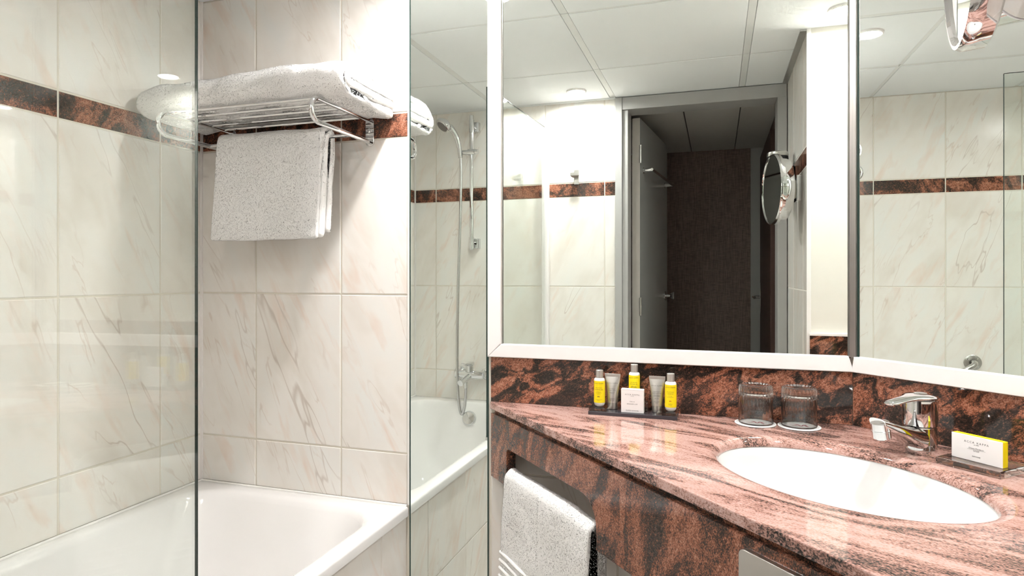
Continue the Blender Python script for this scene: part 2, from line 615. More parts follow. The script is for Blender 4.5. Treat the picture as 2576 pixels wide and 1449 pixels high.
_tile_cache = {}
def tile_mesh(w, h, t=0.007, bev=0.0018):
    key = (round(w, 4), round(h, 4), t)
    if key not in _tile_cache:
        V = []
        hw, hh = w / 2, h / 2
        for (a, z) in ((0, -t), (0, -bev), (bev, 0)):
            V += [(-hw + a, -hh + a, z), (hw - a, -hh + a, z), (hw - a, hh - a, z), (-hw + a, hh - a, z)]
        Fc = []
        for k in (0, 4):
            for j in range(4):
                n = (j + 1) % 4
                Fc.append((k + j, k + n, k + 4 + n, k + 4 + j))
        Fc.append((8, 9, 10, 11))
        _tile_cache[key] = mk_mesh('tile', V, Fc, 0)
    return _tile_cache[key]

_border_cache = {}
def lay_tiles(parent, org, u, nrm, us, rows, mat='marble', gap=0.004, skip=None):
    """tiles on a wall: org + u*x + z*height, rows = (z0, z1, is_border)"""
    u, nrm = Vector(u), Vector(nrm)
    for (z0, z1, border) in rows:
        for a, b in zip(us[:-1], us[1:]):
            if skip and skip(a, b, z0, z1):
                continue
            w, h = abs(b - a) - gap, z1 - z0 - gap
            if w < 0.004 or h < 0.004:
                continue
            c = Vector(org) + u * ((a + b) / 2) + Vector((0, 0, (z0 + z1) / 2))
            M = Matrix.Identity(4)
            for i in range(3):
                M[i][0], M[i][1], M[i][2], M[i][3] = u[i], (0, 0, 1)[i], nrm[i], c[i]
            me = tile_mesh(w, h)
            if border:
                key = me.name
                if key not in _border_cache:
                    m2 = me.copy()
                    m2.materials.clear()
                    m2.materials.append(MATS['granite_border'])
                    _border_cache[key] = m2
                me = _border_cache[key]
            o = obj('border_tile' if border else 'tile', me, mat, parent)
            o.matrix_local = M
    return

ROWS = [(0.0, ZJ - 2 * TH, False), (ZJ - 2 * TH, ZJ - TH, False), (ZJ - TH, ZJ, False), (ZJ, ZB0, False), (ZB0, ZB1, True), (ZB1, ZC, False)]
ROWS_TUB = [(ZR, ZJ - TH, False)] + ROWS[2:]

# ================================================================ THE ROOM
GR = 0.0016        # grout lies this far behind the tile face
def slab(name, x0, x1, y0, y1, z0, z1, mat, label=None, cat=None):
    o = obj(name, box_mesh(name, x0, x1, y0, y1, z0, z1), mat)
    return struct(o, label, cat)

# left wall
wl = slab('wall_left', XA - 0.10, XA - GR, YF - 0.109, D + 0.10, 0, ZC + 0.1, 'grout', 'marble tiled wall along the bathtub with a granite border', 'wall')
ys = [YF] + [1.1292 + TW * k for k in range(-3, 2)] + [D]
lay_tiles(wl, (XA, 0, 0), (0, 1, 0), (1, 0, 0), ys, ROWS_TUB)
# end wall
wb = slab('wall_back', XA - GR, XC + 0.06, D + GR, D + 0.10, 0, ZC + 0.1, 'grout', 'marble tiled end wall behind the towel shelf and vanity', 'wall')
xs = [XA, -1.338, -1.038, XE - 0.003]
lay_tiles(wb, (0, D, 0), (1, 0, 0), (0, -1, 0), xs, ROWS_TUB)
xs2 = [XS + 0.005] + [-0.537 + TW * k for k in range(0, 3)] + [XC]
lay_tiles(wb, (0, D, 0), (1, 0, 0), (0, -1, 0), xs2, [(0, 0.24, False), (0.24, 0.697, False), (0.697, ZT - 0.03, False)])
# slanting wall (behind the second mirror)
wd = obj('wall_diagonal', box_mesh('wall_diagonal', -0.02, 1.20, GR, 0.10, 0, ZC + 0.1), 'grout', loc=(XC, D, 0), rot=(0, 0, EA))
struct(wd, 'tiled slanting wall behind the corner mirror', 'wall')
lay_tiles(wd, (0, 0, 0), (1, 0, 0), (0, -1, 0), [0.0, 0.28, 0.58, 0.88, 1.16], [(0, 0.24, False), (0.24, 0.697, False), (0.697, ZT - 0.03, False)])
# door wall
wf = slab('wall_front', XA - GR, -0.468, 0.0, YF - GR, 0, ZC + 0.1, 'grout', 'marble tiled wall with shower rail and robe hook', 'wall')
uf = [0.468] + [1.421 - TW * k for k in (3, 2, 1, 0)] + [-XA]
lay_tiles(wf, (0, YF, 0), (-1, 0, 0), (0, 1, 0), uf, ROWS)
wo = slab('wall_over_door', -0.468, XG, 0.0, YF - 0.002, 2.075, ZC + 0.1, 'grey_paint', 'narrow strip of wall above the grey door frame', 'wall')
# right wall block (tiles towards the door, plaster towards the vanity)
wr = slab('wall_right', XG + GR, 1.30, 0.0, YH, 0, ZC + 0.1, 'plaster', 'wall with marble tiles on one side and cream paint above the vanity', 'wall')
ug = [-YH, -0.649, -0.349, -0.030]
lay_tiles(wr, (XG, 0, 0), (0, -1, 0), (-1, 0, 0), ug, ROWS)
eb = obj('edge_bead', box_mesh('edge_bead', XG - 0.002, XG + 0.012, YH - 0.002, YH + 0.004, 0, ZC, 0.001), 'white_frame', wr)
# floor
fl = slab('floor', XA - 0.1, 1.3, 0.0, D + 0.1, -0.10, -0.004, 'grout', 'pale stone tiled bathroom floor', 'floor')
for i in range(6):
    for j in range(5):
        x0, y0 = -0.80 + 0.30 * i, 0.12 + 0.30 * j
        if y0 + 0.3 > D + 0.02:
            y1 = D
        else:
            y1 = y0 + 0.3
        o = obj('tile', box_mesh('floor_tile', x0 + 0.002, min(x0 + 0.298, 0.99), y0 + 0.002, y1 - 0.002, -0.008, 0.0, 0.001, 1), 'floor_stone', fl)

# ceiling with panels and bars
ce = slab('ceiling', XA - 0.1, 1.3, 0.0, D + 0.1, ZC + 0.012, ZC + 0.10, 'dark_gap', 'white suspended ceiling of square panels and flat bars', 'ceiling')
bx = [-1.07, -0.480, 0.108, 0.700]
by = [0.553, 1.140]
cols = [(XA, bx[0] - 0.014), (bx[0] + 0.014, bx[1] - 0.014), (bx[1] + 0.014, bx[2] - 0.014), (bx[2] + 0.014, bx[3] - 0.014), (bx[3] + 0.014, 1.25)]
rws = [(YF, by[0] - 0.008), (by[0] + 0.008, by[1] - 0.008), (by[1] + 0.008, D)]
for (x0, x1) in cols:
    for (y0, y1) in rws:
        if x0 > 0.69 and y1 < 0.6:
            continue
        obj('panel', box_mesh('ceiling_panel', x0, x1, y0, y1, ZC, ZC + 0.012, 0.0012, 1), 'ceiling_panel', ce)
for x in bx:
    for (y0, y1) in rws:
        if x > 0.69 and y1 < 0.6:
            continue
        obj('bar', box_mesh('ceiling_bar', x - 0.0128, x + 0.0128, y0 - 0.006, y1 + 0.006, ZC + 0.0015, ZC + 0.012, 0.0008, 1), 'ceiling_bar', ce)
for y in by:
    for (x0, x1) in cols:
        obj('cross_bar', box_mesh('cross_bar', x0, x1, y - 0.0075, y + 0.0075, ZC + 0.002, ZC + 0.012, 0.0008, 1), 'ceiling_bar', ce)
# shadow gap trim where the ceiling meets the tiles
t1 = slab('trim_1', XG - 0.022, XG, YF + 0.005, YH, ZC - 0.006, ZC + 0.001, 'satin_steel', 'metal edge strip between ceiling and right wall', 'trim')
t2 = slab('trim_2', XA, -0.468, YF, YF + 0.012, ZC - 0.006, ZC + 0.001, 'ceiling_bar', 'pale edge strip between ceiling and shower wall', 'trim')

# recessed lamps
def downlight(x, y, watt, lens, label):
    t = thing('downlight', label, 'ceiling lamp', (x, y, ZC), 0, 'round recessed ceiling lamps')
    V, Fc = lathe([(0.034, 0.004), (0.034, -0.002), (0.036, -0.007), (0.041, -0.0085), (0.0455, -0.006), (0.047, 0.0005), (0.047, 0.004)], 40, False, False)
    obj('ring', mk_mesh('lamp_ring', V, Fc), 'white_frame', t)
    V, Fc = lathe([(0.0345, 0.002), (0.0345, -0.0035), (0.030, -0.0042), (0.001, -0.0045)], 40, False, True)
    obj('lens', mk_mesh('lamp_lens', V, Fc), lens, t)
    ld = bpy.data.lights.new('lamp_light', 'SPOT')
    ld.energy = watt
    ld.color = LAMP_COL
    ld.spot_size = rad(112)
    ld.spot_blend = 1.0
    ld.shadow_soft_size = 0.03
    lo = bpy.data.objects.new('lamp_light', ld)
    COL.objects.link(lo)
    lo.parent = t
    lo.location = (0, 0, -0.012)
    return t
downlight(*LAMPS[0], LAMP_W[0], 'lamp_lens_0', 'recessed ceiling lamp above the robe hook beside the shower screen')
downlight(*LAMPS[1], LAMP_W[1], 'lamp_lens_1', 'recessed ceiling lamp in front of the cream painted wall')
downlight(*LAMPS[2], LAMP_W[2], 'lamp_lens_2', 'recessed ceiling lamp above the right end of the towel shelf')

vent = thing('air_vent', 'round white air vent in the ceiling above the basin', 'air vent', (0.19, 1.19, ZC))
V, Fc = lathe([(0.062, 0.0), (0.066, -0.006), (0.078, -0.010), (0.086, -0.006), (0.088, 0.0)], 40, False, False)
obj('ring', mk_mesh('vent_ring', V, Fc), 'ceiling_bar', vent)
V, Fc = lathe([(0.0, -0.014), (0.046, -0.013), (0.052, -0.010), (0.050, -0.006), (0.008, -0.004), (0.008, 0.0)], 40, False, False)
obj('valve_disc', mk_mesh('vent_disc', V, Fc), 'white_frame', vent)

# ---------------------------------------------------------------- doorway and hall
dfm = thing('trim_3', 'grey metal door frame around the bathroom doorway', 'door frame')
dfm['kind'] = 'structure'
obj('jamb', box_mesh('jamb', -0.468, -0.435, -0.012, YF + 0.014, 0, ZC - 0.003, 0.002), 'grey_paint', dfm)
obj('jamb_stop', box_mesh('jamb_stop', -0.435, -0.408, -0.012, YF + 0.002, 0, 2.018, 0.002), 'grey_paint', dfm)
obj('head', box_mesh('head', -0.435, XG - 0.003, -0.012, YF + 0.010, 2.018, ZC - 0.003, 0.002), 'grey_paint', dfm)
obj('jamb', box_mesh('jamb', 0.257, XG - 0.003, -0.012, YF + 0.014, 0, 2.018, 0.002), 'grey_paint', dfm)

# hall
hall = slab('wall_hall', -1.40, 0.215, -1.48, -1.37, 0, ZC + 0.1, 'wallpaper', 'dark brown woven wallpaper in the hall behind the doorway', 'wall')
hs = slab('wall_hall_side', 0.300, 0.40, -1.48, -0.0005, 0, ZC + 0.1, 'wallpaper', 'brown hall wall beside the doorway', 'wall')
hl = slab('wall_hall_left', -1.50, -1.40, -1.48, 0.0, 0, ZC + 0.1, 'wallpaper', 'brown far end wall of the hall', 'wall')
hb = slab('wall_hall_inner', -1.40, -0.4685, -0.05, -0.0005, 0, ZC + 0.1, 'wallpaper', 'brown hall wall behind the opened door', 'wall')
hf = slab('floor_hall', -1.5, 0.4, -1.48, -0.0005, -0.10, 0.0, 'carpet', 'brown carpeted hall floor', 'floor')
hc = slab('ceiling_hall', -1.5, 0.4, -1.48, -0.0005, ZC + 0.012, ZC + 0.10, 'dark_gap', 'grey textured hall ceiling of long panels', 'ceiling')
xsb = [-1.4, -1.30, -1.015, -0.732, -0.450, -0.168, 0.114, 0.300]
for a, b in zip(xsb[:-1], xsb[1:]):
    obj('panel', box_mesh('hall_panel', a + 0.003, b - 0.003, -1.37, -0.012, ZC - 0.002, ZC + 0.012, 0.001, 1), 'hall_ceiling', hc)
t4 = slab('trim_4', 0.215, 0.2995, -1.48, -1.352, 0, ZC - 0.004, 'grey_paint', 'grey frame post at the right end of the brown hall wall', 'trim')
hd = obj('door_2', box_mesh('door_2', 0.270, 0.2985, -1.30, -0.45, 0.01, 2.0, 0.002), 'hall_wood')
struct(hd, 'dark brown hall door with a chrome lever', 'door')
hh = obj('door_handle', mk_mesh('hall_handle', *merge(tube([(0.269, -1.22, 1.08), (0.225, -1.22, 1.08)], 0.010), tube([(0.225, -1.228, 1.08), (0.225, -1.10, 1.08)], 0.009))), 'chrome', hd)
obj('handle_plate', box_mesh('handle_plate', 0.264, 0.2695, -1.245, -1.195, 0.98, 1.17, 0.002), 'chrome', hd)

# opened bathroom door
DH = Vector((-0.386, -0.022, 0))
DA = rad(-84.0)
dl = obj('door_1', box_mesh('door_1', 0.0, 0.745, -0.020, 0.020, 0.008, 2.008, 0.0015), 'door_paint', loc=DH, rot=(0, 0, DA))
struct(dl, 'grey bathroom door standing open into the hall', 'door')
obj('door_edge', box_mesh('door_edge', -0.0012, 0.0006, -0.0195, 0.0195, 0.01, 2.006), 'door_edge', dl)
V, Fc = merge(xf(lathe([(0.0, 0), (0.027, 0), (0.027, 0.006), (0.010, 0.008), (0.009, 0.030), (0.016, 0.038), (0.026, 0.052), (0.026, 0.056), (0.0, 0.058)], 24, False, False), axis_matrix((0.665, 0.0205, 1.10), (0, 1, 0))))
obj('door_handle', mk_mesh('door_knob', V, Fc), 'chrome', dl)
obj('lock_plate', box_mesh('lock_plate', 0.735, 0.7462, -0.012, 0.012, 1.02, 1.18, 0.0005), 'satin_steel', dl)
for zz in (0.25, 1.02, 1.78):
    obj('hinge', mk_mesh('hinge', *tube([(-0.004, 0.024, zz), (-0.004, 0.024, zz + 0.09)], 0.006)), 'satin_steel', dl)
tb = thing('towel_bar', 'short chrome rail with two posts on the open grey door', 'towel bar', DH, DA)
for s in (0.07, 0.655):
    obj('post', mk_mesh('bar_post', *merge(tube([(s, 0.0205, 1.755), (s, 0.072, 1.755)], 0.011), tube([(s, 0.0205, 1.755), (s, 0.024, 1.755)], 0.016))), 'chrome', tb)
obj('rail', mk_mesh('bar_rail', *tube([(0.055, 0.068, 1.755), (0.670, 0.068, 1.755)], 0.0075)), 'chrome', tb)

# ================================================================ BATHTUB
tub = thing('bathtub', 'white enamel built-in bathtub with a tiled side', 'bathtub')
x0, x1, y0, y1 = XA + 0.001, XE, YF + 0.001, D - 0.001
rings = []
def ring(a, z, r):
    rings.append([(p[0], p[1], z) for p in rrect(a[0], a[1], a[2], a[3], r)])
O_ = (x0, x1, y0, y1)
def inset(a, d):
    return (a[0] + d, a[1] - d, a[2] + d, a[3] - d)
ring(O_, ZR - 0.028, 0.004)
ring(O_, ZR - 0.007, 0.004)
ring(inset(O_, 0.002), ZR - 0.002, 0.004)
ring(inset(O_, 0.007), ZR, 0.005)
IT = (XA + 0.048, XE - 0.054, YF + 0.085, D - 0.058)
BT = (XA + 0.125, XE - 0.135, YF + 0.20, D - 0.36)
ring(inset(IT, -0.020), ZR, 0.14)
ring(inset(IT, -0.008), ZR - 0.002, 0.135)
prof = [(0.0, ZR - 0.008), (0.03, ZR - 0.020), (0.10, ZR - 0.06), (0.22, ZR - 0.13), (0.38, ZR - 0.21), (0.55, ZR - 0.29), (0.70, ZR - 0.345), (0.84, ZR - 0.380), (0.95, ZR - 0.398), (1.08, ZR - 0.405), (1.25, ZR - 0.408)]
for f, z in prof:
    a = tuple(i + (b - i) * f for i, b in zip(IT, BT))
    ring(a, z, 0.13 + 0.05 * min(f, 1))
V, Fc = loft(rings, False, True)
obj('tub_shell', mk_mesh('tub_shell', V, Fc, 50), 'enamel', tub)
sp = obj('side_panel', box_mesh('side_panel', XE - 0.045, XE - 0.009, YF, D, 0, ZR - 0.029), 'grout', tub)
lay_tiles(sp, (XE - 0.007, 0, 0), (0, 1, 0), (1, 0, 0), [YF, 0.245, 0.545, 0.845, 1.145, 1.445, D], [(0, 0.289, False), (0.289, ZR - 0.030, False)], gap=0.003)
obj('sealant_bead', mk_mesh('tub_sealant', *merge(tube([(XA + 0.005, YF + 0.01, ZR + 0.0005), (XA + 0.005, D - 0.006, ZR + 0.0005)], 0.004, 8), tube([(XA + 0.005, D - 0.005, ZR + 0.0005), (XE - 0.004, D - 0.005, ZR + 0.0005)], 0.004, 8))), 'sealant', tub)
oy = YF + 0.085 + 0.022
V, Fc = lathe([(0.0, 0.022), (0.030, 0.020), (0.037, 0.012), (0.038, 0.004), (0.034, 0.0), (0.0, 0.0)], 32, False, False)
obj('overflow_cover', mk_mesh('overflow', *xf((V, Fc), axis_matrix((-1.19, oy - 0.012, 0.497), (0, 1, 0.28)))), 'chrome', tub)
sc_ = slab('trim_5', XA - 0.0005, XA + 0.006, D - 0.006, D + 0.0005, ZR, ZC, 'sealant', 'white sealant joint in the tiled corner above the tub', 'trim')
t6 = slab('trim_6', XA - 0.0005, XA + 0.006, YF - 0.0005, YF + 0.006, ZR, ZC, 'sealant', 'white sealant joint in the shower corner', 'trim')

# glass screen
HX, HY = -0.812, YF + 0.020
SX, SY = -0.853, 0.862
sa = math.atan2(SY - HY, SX - HX)
sl = math.hypot(SX - HX, SY - HY)
scr = thing('bath_screen', 'clear frameless glass bath screen standing on the tub rim', 'shower screen', (HX, HY, 0), sa)
obj('glass_pane', box_mesh('glass_pane', 0.0, sl - 0.0005, -0.003, 0.003, ZR + 0.012, 1.955, 0.0), 'screen_glass', scr)
obj('glass_rim', box_mesh('glass_rim', sl - 0.0005, sl + 0.0012, -0.003, 0.003, ZR + 0.012, 1.955, 0.0004, 1), 'glass_edge', scr)
obj('top_rim', box_mesh('top_rim', 0.02, sl, -0.003, 0.003, 1.955, 1.9562), 'glass_edge', scr)
obj('wall_profile', box_mesh('wall_profile', -0.018, 0.014, -0.014, 0.017, ZR + 0.004, 1.957, 0.002), 'white_frame', scr)
obj('seal_strip', box_mesh('seal_strip', 0.016, sl - 0.004, -0.004, 0.004, ZR + 0.001, ZR + 0.013, 0.001), 'tumbler_glass', scr)
obj('end_clip', box_mesh('end_clip', sl - 0.018, sl + 0.001, -0.006, 0.006, ZR + 0.001, ZR + 0.018, 0.001), 'satin_steel', scr)

# ================================================================ MIRRORS
nm = thing('strip_mirror', 'tall narrow frameless mirror between the tub tiles and the vanity', 'mirror', (0, D, 0))
obj('mirror_glass', box_mesh('mirror_glass', XE + 0.006, XS - 0.004, -0.0005, GR + 0.001, 0.002, ZC - 0.002), 'mirror', nm)
obj('dark_edge', box_mesh('dark_edge', XE + 0.002, XE + 0.006, -0.0005, GR + 0.001, 0.002, ZC - 0.002), 'mirror_edge', nm)
obj('green_edge', box_mesh('green_edge', XS - 0.004, XS - 0.0005, -0.0008, GR + 0.001, 0.002, ZG), 'mirror_edge', nm)
eb2 = slab('trim_7', XE - 0.003, XE + 0.002, D - 0.003, D + 0.0015, ZR + 0.002, ZC - 0.002, 'sealant', 'pale tile edge bead beside the narrow mirror', 'trim')

Z0F, Z1F, Z2F = 1.004, 1.0385, 2.045
FW = 0.037
def frame_piece(poly, depth, y_back=0.0):
    """bevelled flat frame bar: poly in x-z, standing out towards -y"""
    n = len(poly)
    cx = sum(p[0] for p in poly) / n
    cz = sum(p[1] for p in poly) / n
    V = [(p[0], y_back, p[1]) for p in poly] + [(p[0], y_back - depth + 0.0015, p[1]) for p in poly]
    k = 0.0015
    V += [(p[0] + (k if p[0] < cx else -k), y_back - depth, p[1] + (k if p[1] < cz else -k)) for p in poly]
    Fc = [tuple(range(n))]
    for b in (0, n):
        for j in range(n):
            m = (j + 1) % n
            Fc.append((b + j, b + m, b + n + m, b + n + j))
    Fc.append(tuple(2 * n + j for j in range(n)))
    me = mk_mesh('frame_bar', V, Fc, 30)
    bm = bmesh.new()
    bm.from_mesh(me)
    bmesh.ops.recalc_face_normals(bm, faces=bm.faces)
    bm.to_mesh(me)
    bm.free()
    return me

mm = thing('wall_mirror', 'large framed mirror above the vanity reflecting the doorway', 'mirror', (0, D, 0))
obj('mirror_glass', box_mesh('mirror_glass', XS + 0.03, XC - 0.004, -0.0008, GR + 0.001, Z0F + 0.03, Z2F), 'mirror', mm)
e = 0.0004
obj('frame_bar', frame_piece([(XS, Z0F), (XS + FW, Z1F + 0.001), (XS + FW, Z2F), (XS, Z2F + FW)], 0.012), 'white_frame', mm)
obj('frame_bar', frame_piece([(XS + 0.001, Z0F), (XC + 0.001, Z0F), (XC - 0.010, Z1F), (XS + FW + e, Z1F)], 0.012), 'white_frame', mm)
obj('frame_bar', frame_piece([(XS + FW, Z2F), (XC - 0.012, Z2F), (XC - 0.012, ZC - 0.002), (XS, ZC - 0.002)], 0.012), 'white_frame', mm)
obj('inner_edge', box_mesh('inner_edge', XS + FW, XS + FW + 0.003, -0.004, 0, Z1F, Z2F), 'satin_steel', mm)

dm = thing('corner_mirror', 'framed mirror on the slanting wall behind the tap', 'mirror', (XC, D, 0), EA)
obj('mirror_glass', box_mesh('mirror_glass', 0.014, 1.12, -0.0008, GR + 0.001, Z0F + 0.03, Z2F), 'mirror', dm)
obj('frame_bar', frame_piece([(0.0045, Z0F), (1.13, Z0F), (1.13, Z1F), (0.0095, Z1F)], 0.012), 'white_frame', dm)
obj('frame_bar', frame_piece([(0.01, Z2F), (1.13, Z2F), (1.13, ZC - 0.002), (0.01, ZC - 0.002)], 0.012), 'white_frame', dm)
obj('dark_edge', box_mesh('dark_edge', 0.0125, 0.0155, -0.0016, 0.0, Z1F, Z2F), 'mirror_edge', dm)
# metal post in the corner between the two mirrors
c0 = Vector((XC, D, 0))
pa = Vector((XC - 0.0085, D, 0)) + Vector((0, -0.013, 0))
pb = c0 + EV * 0.0125 + NV * 0.008
poly = [(XC - 0.0085, D), (pa.x, pa.y), (pb.x, pb.y), ((c0 + EV * 0.0125).x, (c0 + EV * 0.0125).y), (XC, D)]
po = obj('trim_8', poly_prism('corner_post', poly, Z1F - 0.001, Z2F + 0.03), 'brushed_profile')
struct(po, 'brushed steel post in the corner between the two mirrors', 'trim')

# ================================================================ VANITY
A_ = Vector((XS + 0.006, 1.5765, 0))
Bq = Vector((0.171, 0.797, 0))
DV = (Bq - A_).normalized()
AP_ANG = math.atan2(DV.y, DV.x)
Lf = (XG - A_.x) / DV.x                 # front edge until the right wall
E_ = A_ + DV * Lf
van = thing('vanity_counter', 'red granite corner washstand top with a deep granite apron', 'vanity')
dend = (D - YH) / -EV.y
FarP = OV + EV * dend
outer = [(A_.x, A_.y), (E_.x - 0.001, E_.y), (XG - 0.001, YH + 0.001), (FarP.x, YH + 0.001), (XC, D - 0.001), (A_.x, D - 0.001)]
SC_S, SC_T, SA_, SB_ = 0.199, 0.330, 0.229, 0.163
SO = OV + EV * SC_S + NV * SC_T
def ell(a, b, z, n=72):
    return [tuple(SO + EV * (a * math.cos(2 * PI * k / n)) - NV * (b * math.sin(2 * PI * k / n)) + Vector((0, 0, z))) for k in range(n)]
RO = 0.022
bm = bmesh.new()
def loopv(pts):
    return [bm.verts.new(p) for p in pts]
def bridge(a, b, flip=False):
    for i in range(len(a)):
        j = (i + 1) % len(a)
        q = (a[i], a[j], b[j], b[i])
        bm.faces.new(q[::-1] if flip else q)
ctr = Vector((sum(p[0] for p in outer) / 6, sum(p[1] for p in outer) / 6, 0))
top_o = loopv([(p[0], p[1], ZT) for p in outer])
top_i = loopv(ell(SA_ + RO, SB_ + RO, ZT))
ee = []
for lp in (top_o, top_i):
    for i in range(len(lp)):
        ee.append(bm.edges.new((lp[i], lp[(i + 1) % len(lp)])))
bmesh.ops.triangle_fill(bm, use_beauty=True, use_dissolve=False, edges=ee)
SLAB = 0.0180
bot_o = loopv([(p[0], p[1], ZT - SLAB) for p in outer])
bridge(top_o, bot_o)
prev = top_i
for k in range(1, 6):
    a = rad(90 * k / 5)
    cur = loopv(ell(SA_ + RO * (1 - math.sin(a)), SB_ + RO * (1 - math.sin(a)), ZT - 0.016 * (1 - math.cos(a))))
    bridge(prev, cur, True)
    prev = cur
cur = loopv(ell(SA_, SB_, ZT - SLAB))
bridge(prev, cur, True)
ee = []
for lp in (bot_o, cur):
    for i in range(len(lp)):
        x_ = bm.edges.get((lp[i], lp[(i + 1) % len(lp)]))
        ee.append(x_)
bmesh.ops.triangle_fill(bm, use_beauty=True, use_dissolve=False, edges=ee)
bmesh.ops.recalc_face_normals(bm, faces=bm.faces)
# soften the front arris
fe = [e_ for e_ in bm.edges if all(abs(v.co.z - ZT) < 1e-6 or abs(v.co.z - ZT + SLAB) < 1e-6 for v in e_.verts) and abs(e_.verts[0].co.z - e_.verts[1].co.z) < 1e-6 and all(min((Vector((v.co.x, v.co.y, 0)) - A_).length, (Vector((v.co.x, v.co.y, 0)) - E_).length) < 0.003 for v in e_.verts)]
if fe:
    bmesh.ops.bevel(bm, geom=fe, offset=0.002, segments=2, affect='EDGES', profile=0.5)
wt_me = bm_mesh('worktop', bm, 30)
for p_ in wt_me.polygons:
    if abs(p_.normal.z) > 0.999 or abs(p_.normal.z) < 0.05 and p_.area > 0.0005:
        p_.use_smooth = False
obj('worktop', wt_me, 'granite_top_lit', van)

# apron: x along the front edge, y towards the wall
apr = Matrix.Translation(A_) @ Matrix.Rotation(AP_ANG, 4, 'Z')
AZ0, AZ1, NZ = 0.687, 0.8545, 0.783
ap = [(0.001, AZ0), (0.098, AZ0), (0.098, NZ - 0.012)]
for k in range(0, 7):
    a = rad(180 - 90 * k / 6)
    ap.append((0.110 + 0.012 * math.cos(a), NZ - 0.012 + 0.012 * math.sin(a)))
for k in range(0, 9):
    a = rad(90 - 90 * k / 8)
    ap.append((0.452 + 0.055 * math.cos(a), NZ - 0.055 + 0.055 * math.sin(a)))
ap += [(0.507, AZ0), (Lf - 0.002, AZ0), (Lf - 0.002, AZ1), (0.001, AZ1)]
me = poly_prism('apron', ap, -0.026, 0.0, bev=0.0008)
M_ap = apr @ Matrix.Translation((0, 0.0015, 0)) @ Matrix.Rotation(rad(90), 4, 'X')
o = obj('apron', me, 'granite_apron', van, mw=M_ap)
gv = obj('apron_groove', box_mesh('apron_groove', 0.004, Lf - 0.004, 0.012, 0.026, AZ1 - 0.001, ZT - SLAB + 0.0005), 'granite_apron', van, mw=apr)

# splash panels
def splash(label, mesh, loc=(0, 0, 0), rz=0):
    o = obj('backsplash', mesh, 'granite_splash', loc=loc, rot=(0, 0, rz))
    tag(o, label, 'backsplash', 'granite splash panels')
    return o
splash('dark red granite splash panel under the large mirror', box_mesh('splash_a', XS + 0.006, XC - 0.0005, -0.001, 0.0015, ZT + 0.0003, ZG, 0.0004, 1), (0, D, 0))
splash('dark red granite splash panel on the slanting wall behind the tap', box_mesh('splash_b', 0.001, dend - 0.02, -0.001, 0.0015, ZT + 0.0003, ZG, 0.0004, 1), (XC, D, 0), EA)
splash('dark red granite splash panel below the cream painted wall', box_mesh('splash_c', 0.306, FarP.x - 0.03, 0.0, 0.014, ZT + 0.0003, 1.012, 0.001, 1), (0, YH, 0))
tz = slab('trim_9', 0.306, FarP.x - 0.03, YH, YH + 0.016, 1.012, 1.019, 'white_frame', 'thin white strip on the granite below the painted wall', 'trim')

# basin
rings = []
for (f, dz) in ((1.012, -0.0181), (0.997, -0.0215), (0.985, -0.035), (0.96, -0.06), (0.90, -0.095), (0.80, -0.125), (0.62, -0.146), (0.40, -0.156), (0.18, -0.160), (0.10, -0.161)):
    rings.append(ell(SA_ * f if f > 0.3 else SB_ * f * 1.2, SB_ * f if f > 0.3 else SB_ * f * 1.2, ZT + dz))
V, Fc = loft(rings, False, True)
Fc = [tuple(reversed(q)) for q in Fc]
bas = thing('wash_basin', 'white oval ceramic basin set under the granite top', 'basin')
obj('bowl', mk_mesh('bowl', V, Fc, 60), 'ceramic', bas)
V, Fc = lathe([(0.022, 0.0), (0.022, 0.003), (0.014, 0.004), (0.012, 0.001), (0.0, 0.001)], 24, False, False)
obj('drain', mk_mesh('drain', *xf((V, Fc), Matrix.Translation(SO + Vector((0, 0, ZT - 0.1608))))), 'chrome', bas)

# tissue plate on the apron
tp = thing('tissue_holder', 'polished steel tissue holder plate on the granite apron', 'tissue holder', (0, 0, 0))
pl = [(p[0], p[1]) for p in rrect(0.881, 1.02, 0.70, 0.8405, 0.010, 6, 1)]
obj('plate', poly_prism('plate', pl, 0.0, 0.010, bev=0.0012), 'satin_steel', tp, mw=M_ap)

# ================================================================ SMALL THINGS ON THE VANITY
def pour(name, VF, mat, parent, **kw):
    return obj(name, mk_mesh(name, *VF), mat, parent, **kw)

# --- tap
tap = thing('basin_tap', 'chrome single-lever mixer tap behind the basin', 'tap', OV + EV * 0.196 + NV * 0.088 + Vector((0, 0, ZT)), EA)
# local: x along the wall, -y towards the basin
def sect(cy_, cz, w, h, ang, n=28, p=3.0):
    """rounded section in the plane across the spout; ang tilts it"""
    out = []
    for k in range(n):
        a = 2 * PI * k / n
        c, s = math.cos(a), math.sin(a)
        u = math.copysign(abs(c) ** (2 / p), c) * w / 2
        v = math.copysign(abs(s) ** (2 / p), s) * h / 2
        out.append((u, cy_ - math.sin(ang) * v, cz + math.cos(ang) * v))
    return out
base_prof = [(0.0285, 0.0), (0.029, 0.001), (0.0285, 0.010), (0.028, 0.030), (0.0285, 0.046), (0.0275, 0.0505), (0.026, 0.0515)]
pour('body', lathe(base_prof, 40), 'chrome', tap)
sp_r = [sect(-0.004, 0.026, 0.050, 0.050, 0.15), sect(-0.028, 0.031, 0.048, 0.044, 0.25), sect(-0.050, 0.040, 0.044, 0.034, 0.32), sect(-0.075, 0.050, 0.040, 0.026, 0.35), sect(-0.100, 0.0585, 0.037, 0.024, 0.35), sect(-0.120, 0.0655, 0.034, 0.023, 0.35), sect(-0.130, 0.069, 0.030, 0.020, 0.35)]
pour('spout', loft(sp_r), 'chrome', tap)
